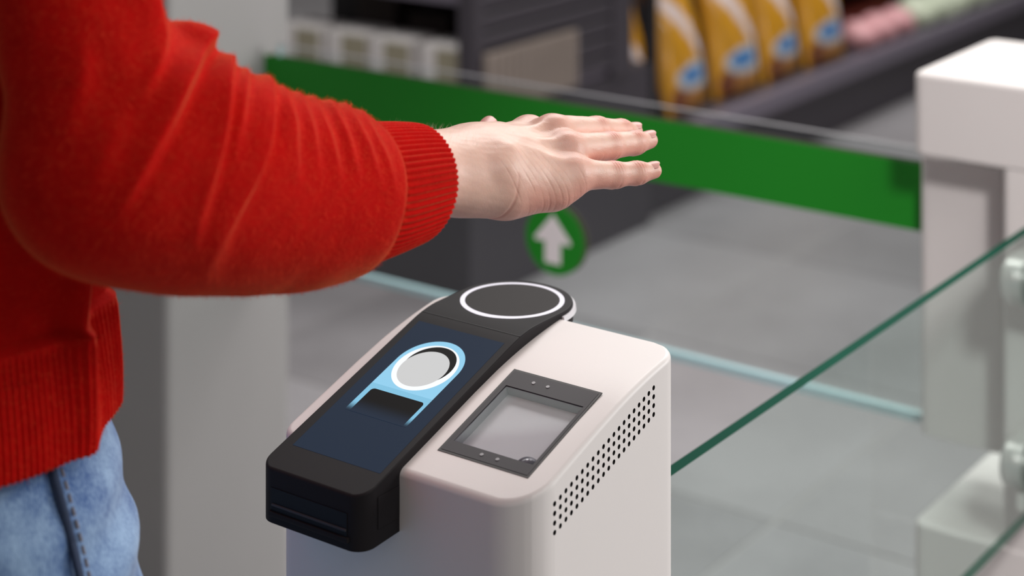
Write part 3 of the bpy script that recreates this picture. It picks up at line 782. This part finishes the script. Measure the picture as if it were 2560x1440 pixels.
RD = {'index': (.0112, .0091, .0079, .0056), 'middle': (.0114, .0092, .0080, .0057), 'ring': (.0112, .0091, .0080, .0057), 'pinky': (.0105, .0084, .0074, .0052)}
def chain(f):
    sp, fl = FL[f]; p = np.array(MCP[f]); out = [p]; a = 0; dirs = []
    for l, b in zip(PH[f], fl):
        a += b; d = np.array([math.cos(a)*math.cos(sp), math.cos(a)*math.sin(sp), -math.sin(a)]); p = p+l*d; out.append(p); dirs.append(d)
    return out, dirs
CH = {f: chain(f) for f in MCP}
TH_J = [np.array(q) for q in ((.022, .020, -.010), (.052, .042, -.020), (.076, .0565, -.027), (.094, .068, -.0275))]
TH_R = (.0165, .0125, .0105, .0082)
back = HR.T@(-arm_dir)                                          # forearm direction seen from the hand
def hand_sdf(X, Y, Z):
    a0 = np.array([.004, 0, -.001]); a1 = a0+back*0.13
    # flattened forearm
    d = cap(X, Y, Z*1.32, a0*[1, 1, 1.32], a1*[1, 1, 1.32], .0290, .0360)
    d = smin(d, cap(X, Y, Z*1.25, (.0, .0, 0), (.03, .001, -.003*1.25), .0290, .0270), .012)
    palm = cap(X, Y, Z, (.022, .012, .000), (.079, .021, -.009), .0165, .0118)
    palm = smin(palm, cap(X, Y, Z, (.022, .002, .002), (.082, .003, -.002), .0168, .0122), .010)
    palm = smin(palm, cap(X, Y, Z, (.022, -.010, .001), (.076, -.014, -.004), .0168, .0122), .010)
    palm = smin(palm, cap(X, Y, Z, (.022, -.018, -.002), (.068, -.030, -.008), .0165, .0112), .010)
    palm = smin(palm, cap(X, Y, Z, (.026, -.020, -.010), (.054, -.028, -.011), .0165, .0125), .010)
    palm = smin(palm, cap(X, Y, Z, (.066, .020, -.008), (.058, -.027, -.010), .0120, .0115), .012)   # heel below the little finger
    palm = smin(palm, cap(X, Y, Z, TH_J[0], TH_J[1], .0180, .0125), .012)                               # ball of the thumb
    d = smin(d, palm, .016)
    d = smin(d, cap(X, Y, Z, (.012, -.021, .010), (.020, -.016, .0135), .0095, .0085), .008)             # wrist bone
    for f, r in (('index', .0074), ('middle', .0078), ('ring', .0074), ('pinky', .0066)):
        m = np.array(MCP[f]); d = smin(d, np.sqrt((X-m[0]+.003)**2+(Y-m[1])**2+(Z-m[2]-.0015)**2)-r, .012)  # knuckles
        d = smin(d, cap(X, Y, Z, (.03, m[1]*0.45, .0155), (m[0]-.006, m[1], m[2]+.0075), .0014, .0018), .006)   # tendons
    res = d
    for f in MCP:
        J, _ = CH[f]; r = RD[f]
        fd = cap(X, Y, Z, J[0], J[1], r[0], r[1]*0.98)
        fd = smin(fd, cap(X, Y, Z, J[1], J[2], r[1]*0.98, r[2]*0.98), .004)
        fd = smin(fd, cap(X, Y, Z, J[2], J[3]-(J[3]-J[2])*0.24, r[2]*0.98, r[3]), .004)
        w_ = J[0]+(J[1]-J[0])*0.3
        res = np.minimum(res, smin(d, fd, .0075))
    td = cap(X, Y, Z, TH_J[1], TH_J[2], TH_R[1], TH_R[2])
    td = smin(td, cap(X, Y, Z, TH_J[2], TH_J[3]*0.75+TH_J[2]*0.25, TH_R[2], TH_R[3]), .003)
    return np.minimum(res, smin(d, td, .009))
V, Q = surface_nets(hand_sdf, (-.115, -.062, -.062), (.192, .088, .036), .00115)
hme = np_mesh('person', V, Q)
hme = subdivide(hme, 'person', 1)
V = vcos(hme); Nn = vnormals(hme)
# relief and pigment
col = np.tile(np.array(lin(234, 194, 176)), (len(V), 1)); red = np.array(lin(206, 118, 100)); pinkc = np.array(lin(226, 168, 154))
def blend(mask, c):
    global col
    m = np.clip(mask, 0, 1)[:, None]; col = col*(1-m)+c*m
disp = np.zeros(len(V))
dors = Nn[:, 2] > 0.1
for f in MCP:
    J, dr = CH[f]
    for k, (amp, sg_) in ((1, (1.0, .0045)), (2, (0.7, .0035))):
        t = (V-J[k])@dr[min(k, 2)]; dist = np.linalg.norm(V-J[k], axis=1); near = np.exp(-(dist/(.0125))**2)*np.clip(Nn[:, 2], 0, 1)
        near_y = np.exp(-(((V-J[k])[:, 1])/.006)**2)
        disp -= amp*0.00065*near*near_y*(np.exp(-(t/.0006)**2)+0.8*np.exp(-((t-.0024)/.0006)**2)+0.8*np.exp(-((t+.0024)/.0006)**2)+0.5*np.exp(-((t+.0046)/.0007)**2))
        blend(0.85*np.exp(-(np.linalg.norm(V-J[k]-[0, 0, .75*RD[f][k]], axis=1)/.0062)**2), red)
        # creases on the palm side
        pal = np.clip(-Nn[:, 2]+0.3, 0, 1)*np.exp(-(dist/.013)**2); disp -= 0.0007*pal*np.exp(-((t)/.0011)**2)
    tip = np.exp(-(np.linalg.norm(V-J[3], axis=1)/.012)**2); blend(0.5*tip, pinkc)
    m = np.array(MCP[f]); blend(0.35*np.exp(-(np.linalg.norm(V-m-[0, 0, .01], axis=1)/.011)**2), red)
# heel of the hand: fan of wrinkles and redder skin
ulnar = np.clip(-Nn[:, 1], 0, 1)*np.exp(-((V[:, 0]-.048)/.030)**2)
blend(0.85*np.clip(-Nn[:, 1]*0.7-Nn[:, 2]*0.9, 0, 1)*np.clip((V[:, 0]-.005)/.025, 0, 1), np.array(lin(226, 148, 130)))
blend(0.7*np.clip(-Nn[:, 2], 0, 1), pinkc)
fan = V[:, 0]+0.30*(V[:, 2])+6.0*(V[:, 2]+.012)**2+0.0030*smooth_noise(V, 120, 3)
for c0, a in ((.018, 1.3), (.0245, .8), (.031, 1.0), (.036, .7), (.0405, 1.2), (.0445, .9), (.049, .7), (.0535, .8), (.058, .6), (.0635, .6), (.069, .6)):
    line = np.exp(-((fan-c0)/.00055)**2); line = line*np.clip(0.55+0.9*smooth_noise(V+c0*7, 210, int(c0*1e4)), 0, 1); disp -= a*0.00032*line*np.clip(-Nn[:, 1]*1.7-0.5, 0, 1)
    blend(0.32*a*line*np.clip(-Nn[:, 1]*1.7-0.5, 0, 1), np.array(lin(170, 100, 84)))
disp += 0.00022*smooth_noise(V, 420, 5)*np.exp(-((V[:, 0]-.06)/.05)**2)+0.00012*smooth_noise(V, 900, 6)
# wrist crease
cre = np.exp(-((V[:, 0]-.012-0.25*(V[:, 2]+.01))/.0012)**2)*np.clip(-Nn[:, 2]*0.7-Nn[:, 1]*0.6, 0, 1); disp -= 0.0006*cre; blend(0.35*cre, red)
V = V+Nn*disp[:, None]
set_cos(hme, (V*HS)@HR.T+hand_w); set_col(hme, col)
person = link('person', hme, M['skin'])
tag(person, 'person in a red wool sweater and jeans holding a flat hand over the scanner', 'person')
def to_world(p): return (np.asarray(p)*HS)@HR.T+hand_w
# nails
def nail(J, dvec, r, up, wid, ln):
    d = np.array(dvec); up = np.array(up)-d*np.dot(up, d); up /= np.linalg.norm(up); sd_ = np.cross(up, d)
    base = J; nu, nv = 10, 10; V = []; 
    for j in range(nv+1):
        t = j/nv
        for i in range(nu+1):
            s = i/nu*2-1
            wl = wid*(1-0.30*max(0, (t-0.65)/0.35)**2*1.2)*(1-0.25*max(0, (0.25-t)/0.25)**2)
            a = s*wl/r
            tt = t*ln-0.0022*(s*s)*(1 if t > 0.5 else -1)*abs(t-0.5)*2
            V.append(base+d*(tt)+up*(r*math.cos(a)-r*0.0)+sd_*(r*math.sin(a))-up*0.0009*(1-t)*(1-t)+up*0.0002)
    Q = [(j*(nu+1)+i, j*(nu+1)+i+1, (j+1)*(nu+1)+i+1, (j+1)*(nu+1)+i) for j in range(nv) for i in range(nu)]
    me = np_mesh('fingernail', to_world(np.array(V)), np.array(Q))
    o = link('fingernail', me, M['nail'], person); sol = o.modifiers.new('thick', 'SOLIDIFY'); sol.thickness = 0.0005; sol.offset = 0
    return o
for f in MCP:
    J, dr = CH[f]; r = RD[f]; L = PH[f][2]
    nail(J[2]+dr[2]*L*0.40, dr[2], r[3]*1.12, (0, 0, 1), r[3]*0.88, L*0.50)
td = (TH_J[3]-TH_J[2]); td /= np.linalg.norm(td)
nail(TH_J[2]+td*0.011, td, .0092, (-0.3, 0.35, 1), .0075, .012)
# fine hairs on the wrist
bm = bmesh.new()
for k in range(150):
    x, y = rng.uniform(-.045, .004), rng.uniform(-.012, .026)
    zz = .021-1.2*abs(y)**1.7*10*0.3+0.0
    b0 = np.array([x, y, 0])+back*0.0
    # find the surface by marching down
    zc = 0.045
    for _ in range(60):
        dd = float(hand_sdf(np.float64(x), np.float64(y), np.float64(zc)))
        if dd < 0.0002: break
        zc -= max(dd*0.7, 0.0001)
    p = np.array([x, y, zc]); tipv = np.array([rng.uniform(-.0005, .0035), rng.uniform(-.001, .003), rng.uniform(.002, .0048)])
    q = [p+[0.00005, 0, 0], p-[0.00005, 0, 0], p+tipv]
    bm.faces.new([bm.verts.new(to_world(v)) for v in q])
tag(link('arm_hair', from_bm('arm_hair', bm, smooth=False), M['hair'], person), None, None, None, 'stuff')

# ---- sweater: sleeve
def arm_pt(u, v):
    k = (u-1280)/F; t = (k*1.04+.217)/(.1835-.1731*k); return WP(u, v, 1.04+.1731*t)
ST = [(905, 484, 176), (850, 487, 199), (770, 488, 214), (700, 486, 226), (600, 469, 247), (500, 447, 266), (400, 414, 286), (300, 390, 292)]
SP = [(arm_pt(u, v), r*arm_pt(u, v)[1]/F) for u, v, r in ST]
UP = [(WP(290, 385, 1.04), 285*1.04/F), (WP(212, 150, 1.035), 186*1.035/F), (WP(196, 20, 1.035), 176*1.035/F), (WP(120, -380, 1.04), 200*1.04/F)]
LUMPS = [(425, 112, 44, 1.075)]
c_end = SP[0][0]
def sleeve_sdf(X, Y, Z):
    d = None
    for (a, ra), (b, rb) in zip(SP[:-1], SP[1:]):
        q = cap(X, Y, Z, a, b, ra, rb); d = q if d is None else smin(d, q, .010)
    up = None
    for (a, ra), (b, rb) in zip(UP[:-1], UP[1:]):
        q = cap(X, Y, Z, a, b, ra, rb); up = q if up is None else smin(up, q, .02)
    pl = (X-c_end[0])*arm_dir[0]+(Y-c_end[1])*arm_dir[1]+(Z-c_end[2])*arm_dir[2]
    d = smax(d, pl, .012)
    for u, v, r, z_ in LUMPS:                    # bunched cloth in the crook of the elbow
        c = WP(u, v, z_); L_ = np.array([-.671, .711, 0])*.010
        d = smin(d, cap(X, Y, Z, c-L_, c+L_, r*z_/F, r*z_/F), .024)
    return smin(d, up, .012)
allp = np.array([p for p, _ in SP+UP])
V, Q = surface_nets(sleeve_sdf, allp.min(0)-.075, allp.max(0)+[.045, .075, .02], .0029)
sme = subdivide(np_mesh('sleeve', V, Q), 'sleeve', 1)
V = vcos(sme); Nn = vnormals(sme)
FOLDS = [  # crest line across the arm (seen from the side), ramp px, step px, height m
    ([(330, -190), (374, 0), (398, 90), (388, 170), (340, 270)], 40, 12, .0070),
    ([(620, -120), (545, 60), (486, 152), (455, 220), (423, 300), (350, 440), (276, 558)], 62, 13, .0115),
    ([(620, 40), (580, 130), (557, 197), (552, 300), (535, 400), (512, 478), (480, 630)], 50, 11, .0100),
    ([(625, 90), (603, 215), (594, 300), (578, 400)], 30, 9, .0055),
    ([(665, 90), (664, 200), (664, 262), (660, 353), (632, 440), (601, 509), (545, 620)], 46, 11, .0092),
    ([(680, 110), (708, 255), (731, 320), (742, 470)], 34, 9, .0070),
    ([(705, 120), (752, 275), (778, 345), (800, 460)], 26, 8.5, .0048),
    ([(735, 140), (790, 285), (822, 355), (852, 470)], 30, 9, .0065),
    ([(775, 150), (836, 295), (868, 360), (900, 470)], 26, 8.5, .0050),
    ([(810, 170), (878, 305), (915, 370), (957, 490)], 28, 9, .0056),
    ([(860, 200), (925, 325), (962, 395), (992, 510)], 24, 9, .0040),
    ([(600, 480), (540, 620), (500, 710)], 50, 26, .0035), ([(330, 230), (265, 380), (200, 540)], 60, 30, .0045), ([(190, 40), (205, 200), (150, 380)], 60, 30, .0045),
]
def fold_disp(V, folds):
    u = 1280+F*V[:, 0]/V[:, 1]; v = YH+F*(H-V[:, 2])/V[:, 1]; out = np.zeros(len(V)); P2 = np.stack([u, v], 1)
    for pts, ramp, step, amp in folds:
        # resample smoothly
        pts = np.array(pts, float); t = np.linspace(0, 1, len(pts)); tt = np.linspace(0, 1, 24)
        px = np.interp(tt, t, pts[:, 0]); py = np.interp(tt, t, pts[:, 1])
        for _ in range(4): px[1:-1] = (px[:-2]+2*px[1:-1]+px[2:])/4; py[1:-1] = (py[:-2]+2*py[1:-1]+py[2:])/4
        bd = np.full(len(V), 1e9); bs = np.zeros(len(V)); bt = np.zeros(len(V))
        for i in range(23):
            a = np.array([px[i], py[i]]); b = np.array([px[i+1], py[i+1]]); e = b-a; L2 = e@e
            s = np.clip((P2-a)@e/L2, 0, 1); q = P2-a-s[:, None]*e; dd = np.hypot(q[:, 0], q[:, 1])
            m = dd < bd; bd[m] = dd[m]; bs[m] = np.sign(q[m, 0]*e[1]-q[m, 1]*e[0]); bt[m] = (i+s[m])/23
        x = bd*bs
        taper = np.clip(bt/(0.08 if step < 20 else 0.5), 0, 1)**(1 if step < 20 else 1.6)*np.clip((1-bt)/0.75, 0, 1)**0.9
        if step < 20: step = step*1.25; amp = amp*1.22
        prof = np.where(x < 0, np.exp(-(np.maximum(-x, 0)/ramp)**1.4), np.exp(-(np.maximum(x, 0)/step)**2))
        out += amp*taper*prof-0.25*amp*taper*np.exp(-((x-2.2*step)/(1.2*step))**2)
    return out
fd = fold_disp(V, FOLDS)
face = np.clip(0.55-Nn[:, 1]*0.9, 0.1, 1)
V2 = V+Nn*(fd*face+0.0006*smooth_noise(V, 130, 8)+0.0018*smooth_noise(V, 45, 9))[:, None]
set_cos(sme, V2)

# torso of the sweater: lofted, with ribbed hem and soft vertical folds
fwd = np.array([0.72, 0.694, 0]); lat = np.array([-0.694, 0.72, 0])
TC = np.array([-0.388, 1.165, 0])
def torso_ring(z):
    # semi axes (forward, lateral) and forward shift
    if z < 1.30: f = .108; l = .165
    else:
        t = (z-1.30)/0.2; f = .108-.02*t*t; l = .165+.02*t-.10*t*t*t
    return f, l
na, z0t, z1t = 720, 1.0480, 1.48
zs = np.concatenate([np.linspace(z0t, 1.115, 46), np.linspace(1.118, z1t, 90)])
ang = np.linspace(0, 2*np.pi, na, endpoint=False)
TV = []
for iz, z in enumerate(zs):
    f, l = torso_ring(z); t = (z-z0t)
    # hem draws in, cloth hangs over it
    k = 1.0
    if t < 0.07: k = 1.0+0.095*math.exp(-(t/.075)**2)
    r = 1.0
    fold = 0.0075*np.exp(-((np.angle(np.exp(1j*(ang-FA1)))/.10)**2)) if False else 0
    cx = TC+fwd*0.0
    wave = 0.017*np.exp(-((np.angle(np.exp(1j*(ang+1.24)))/.075)**2))+0.010*np.exp(-((np.angle(np.exp(1j*(ang+0.74)))/.09)**2))-0.012*np.exp(-((np.angle(np.exp(1j*(ang+1.00)))/.11)**2))+0.005*np.sin(ang*5+z*6)
    wave = wave*min(1, 0.35+t*6)*(0.5+0.5*min(1, max(0, (1.42-z)/.15)))
    rib = 0.0011*np.cos(ang*188) if t < 0.066 else 0.0
    if t < 0.066: rib = rib*min(1, (0.066-t)/.006)
    rr = np.sqrt((f*np.cos(ang))**2+(l*np.sin(ang))**2)
    sc = k+(wave+rib)/rr
    p = cx[None, :]+(f*np.cos(ang)*sc)[:, None]*fwd+(l*np.sin(ang)*sc)[:, None]*lat
    p[:, 2] = z+(0.003*np.sin(ang*3+1)+0.010*np.cos(ang))*max(0, 1-t/.12)
    TV.append(p)
TV = np.array(TV)
# inner turn of the hem and a closed collar top
inner = TV[0]*1.0; c0 = TV[0].mean(0); inner = c0+(TV[0]-c0)*0.975; inner[:, 2] += 0.001
inner2 = c0+(TV[0]-c0)*0.965; inner2[:, 2] += 0.05
rows_ = np.concatenate([[inner2], [inner], TV])
nr = len(rows_)
VV = rows_.reshape(-1, 3)
ii = np.arange(na); jj = (ii+1) % na
QQ = np.concatenate([np.stack([k*na+ii, k*na+jj, (k+1)*na+jj, (k+1)*na+ii], 1) for k in range(nr-1)])
tme = np_mesh('sweater', VV, QQ)
sweater = link('sweater', tme, M['wool'], person); sweater['label'] = 'fuzzy red wool sweater with ribbed hem'
# shoulder yoke closing the top (out of sight)
bm = bmesh.new(); top = [bm.verts.new(tuple(p)) for p in TV[-1][::8]]; nk = [bm.verts.new(tuple(TC+np.array([0, 0, 1.56])+(p-TV[-1].mean(0))*0.35*[1, 1, 0])) for p in TV[-1][::8]]
for i in range(len(top)): bm.faces.new([top[i], top[(i+1) % len(top)], nk[(i+1) % len(top)], nk[i]])
link('yoke', from_bm('yoke', bm, angle=60), M['wool'], sweater)
sleeve = link('sleeve', sme, M['wool'], sweater)
# cuff
CU = [(893, 484, 150), (899, 484, 168), (907, 484, 170), (930, 481, 168), (960, 475, 163), (990, 469, 157), (1020, 463, 150), (1040, 460, 144.5), (1046, 459, 141.5), (1047, 459, 139), (1044, 459, 136), (1025, 461, 138), (980, 470, 140)]
nu_ = 62*10; angc = np.linspace(0, 2*np.pi, nu_, endpoint=False)
n1 = np.cross(arm_dir, [0, 0, 1.0]); n1 /= np.linalg.norm(n1); n2 = np.cross(n1, arm_dir)
# densify
cu = np.array(CU, float); tq = np.linspace(0, len(cu)-1, 60); cu = np.stack([np.interp(tq, np.arange(len(cu)), cu[:, k]) for k in range(3)], 1)
CV = []
for i, (u, v, r) in enumerate(cu):
    c = arm_pt(u, v); rm = r*c[1]/F
    w_ = 0.0010 if 5 < i < 44 else 0.0004
    rr = rm+w_*(np.abs(np.cos(angc*31))*2-1)+0.0008*np.sin(angc*3+1.0)
    CV.append(c+(rr*np.cos(angc))[:, None]*n1+(rr*np.sin(angc))[:, None]*n2)
CV = np.array(CV); nr = len(CV); ii = np.arange(nu_); jj = (ii+1) % nu_
QQ = np.concatenate([np.stack([k*nu_+ii, k*nu_+jj, (k+1)*nu_+jj, (k+1)*nu_+ii], 1) for k in range(nr-1)])
cme = np_mesh('cuff', CV.reshape(-1, 3), QQ); cuff = link('cuff', cme, M['wool'], sweater)
# fuzz: loose wool fibres
def fibres(V, Nrm, n, L, wdt, seed):
    r = np.random.default_rng(seed); idx = r.integers(0, len(V), n); p = V[idx]; nn = Nrm[idx]
    t = r.normal(size=(n, 3)); t -= (t*nn).sum(1)[:, None]*nn; t /= np.linalg.norm(t, axis=1)[:, None]
    ln = L*r.uniform(0.4, 1.3, n)[:, None]; lift = r.uniform(0.25, 1.0, n)[:, None]
    s = np.cross(t, nn)*wdt; m = p+nn*ln*0.55*lift+t*ln*0.35; e = p+nn*ln*0.75*lift+t*ln*0.95
    Vq = np.concatenate([p-s, p+s, m-s, m+s, e]); a = np.arange(n)
    T = np.concatenate([np.stack([a, a+n, a+3*n], 1), np.stack([a, a+3*n, a+2*n], 1), np.stack([a+2*n, a+3*n, a+4*n], 1)])
    return Vq, T
sN = vnormals(sme); tN = vnormals(tme); tV = vcos(tme); cN = vnormals(cme); cV = vcos(cme)
keep = tV[:, 2] < 1.33
a1, b1 = fibres(V2, sN, 42000, .0034, .00005, 1); a2, b2 = fibres(tV[keep], tN[keep], 22000, .0034, .00005, 2); a3, b3 = fibres(cV, cN, 6000, .0022, .00004, 3)
fz = np_mesh('wool_fuzz', np.concatenate([a1, a2, a3]), np.concatenate([b1, b2+len(a1), b3+len(a1)+len(a2)]))
tag(link('wool_fuzz', fz, M['fuzz'], sweater), None, None, None, 'stuff')

# ---- jeans and shoes
hipc = TC+fwd*(-0.005)
rh = hipc-lat*0.082; lh = hipc+lat*0.082
def jeans_sdf(X, Y, Z):
    fx = (X-hipc[0])*fwd[0]+(Y-hipc[1])*fwd[1]; lx = (X-hipc[0])*lat[0]+(Y-hipc[1])*lat[1]
    d = None
    for s, st in ((-1, 0.02), (1, -0.03)):
        q = cap(fx, lx, Z, (0.004, s*.082, 0.93), (0.012+st, s*.092, 0.50), .108, .066)
        q = smin(q, cap(fx, lx, Z, (0.012+st, s*.092, 0.50), (st, s*.095, 0.10), .066, .052), .02)
        d = q if d is None else smin(d, q, .02)
    pel = np.sqrt(((fx-.006)/.122)**2+(lx/.170)**2+((Z-1.0)/.17)**2); pel = (pel-1)*.12
    d = smin(d, pel, .05)
    return smax(smax(d, Z-1.10, .01), 0.055-Z, .01)
V, Q = surface_nets(jeans_sdf, (hipc[0]-.3, hipc[1]-.3, 0.04), (hipc[0]+.3, hipc[1]+.3, 1.12), .009)
jme = subdivide(np_mesh('jeans', V, Q), 'jeans', 1)
V = vcos(jme); Nn = vnormals(jme)
zz = V[:, 2]; wr = 0.0022*np.sin(zz*150+smooth_noise(V, 30, 4)*2.2)*np.clip((zz-.8)/.1, 0, 1)*np.clip((1.05-zz)/.05, 0, 1)+0.0012*smooth_noise(V, 60, 12)
set_cos(jme, V+Nn*wr[:, None])
jeans = link('jeans', jme, M['denim'], person); jeans['label'] = 'washed blue denim jeans with dark side seam'
# side seam laid on the cloth
def seam_line(a0, a1, za, zb, n):
    out = []
    for i in range(n+1):
        t = i/n; a = a0+(a1-a0)*t; z = za+(zb-za)*t; d_ = fwd*math.cos(a)+lat*math.sin(a); lo_, hi_ = 0.02, 0.30
        for _ in range(26):
            m = (lo_+hi_)/2; p = hipc+d_*m
            if jeans_sdf(p[0], p[1], z) < 0: lo_ = m
            else: hi_ = m
        out.append(np.append((hipc+d_*lo_)[:2], z))
    return np.array(out)
def ribbon(name, line, wdt, thick, m, parent, dash=None):
    bm = bmesh.new()
    ctr = np.array([hipc[0], hipc[1]])
    prev = None
    for i, p in enumerate(line):
        o = p[:2]-ctr; o = np.append(o/np.linalg.norm(o), 0); s = np.cross([0, 0, 1], o)
        ring = [bm.verts.new(tuple(p+s*wdt*c+o*(thick*h_+0.001))) for c, h_ in ((-1, 0), (-.6, 1), (.6, 1), (1, 0))]
        if prev and (dash is None or i % dash): 
            for k in range(3): bm.faces.new([prev[k], prev[k+1], ring[k+1], ring[k]])
        prev = ring
    return link(name, from_bm(name, bm, angle=60), m, parent)
ln = seam_line(-1.43, -1.36, 1.07, 0.80, 80)
ribbon('side_seam', ln, .0028, .0020, M['seamdark'], jeans)
ribbon('stitching', seam_line(-1.395, -1.33, 1.07, 0.80, 120), .0007, .0016, M['stitch'], jeans, dash=3)
for s, st in ((-1, 0.02), (1, -0.03)):
    c = hipc+lat*s*.095+fwd*(st+.04)
    V, Q = surface_nets(lambda X, Y, Z: smax(smin(cap(X, Y, Z, (-.065, 0, .035), (.09, 0, .025), .042, .038), cap(X, Y, Z, (-.05, 0, .05), (-.045, 0, .085), .042, .047), .03), -Z, .004), (-.13, -.07, -.01), (.15, .07, .14), .006)
    me = np_mesh('shoe', V, Q)
    link('shoe', me, M['shoe'], person, (c[0], c[1], 0.001), (0, 0, math.atan2(fwd[1], fwd[0])))
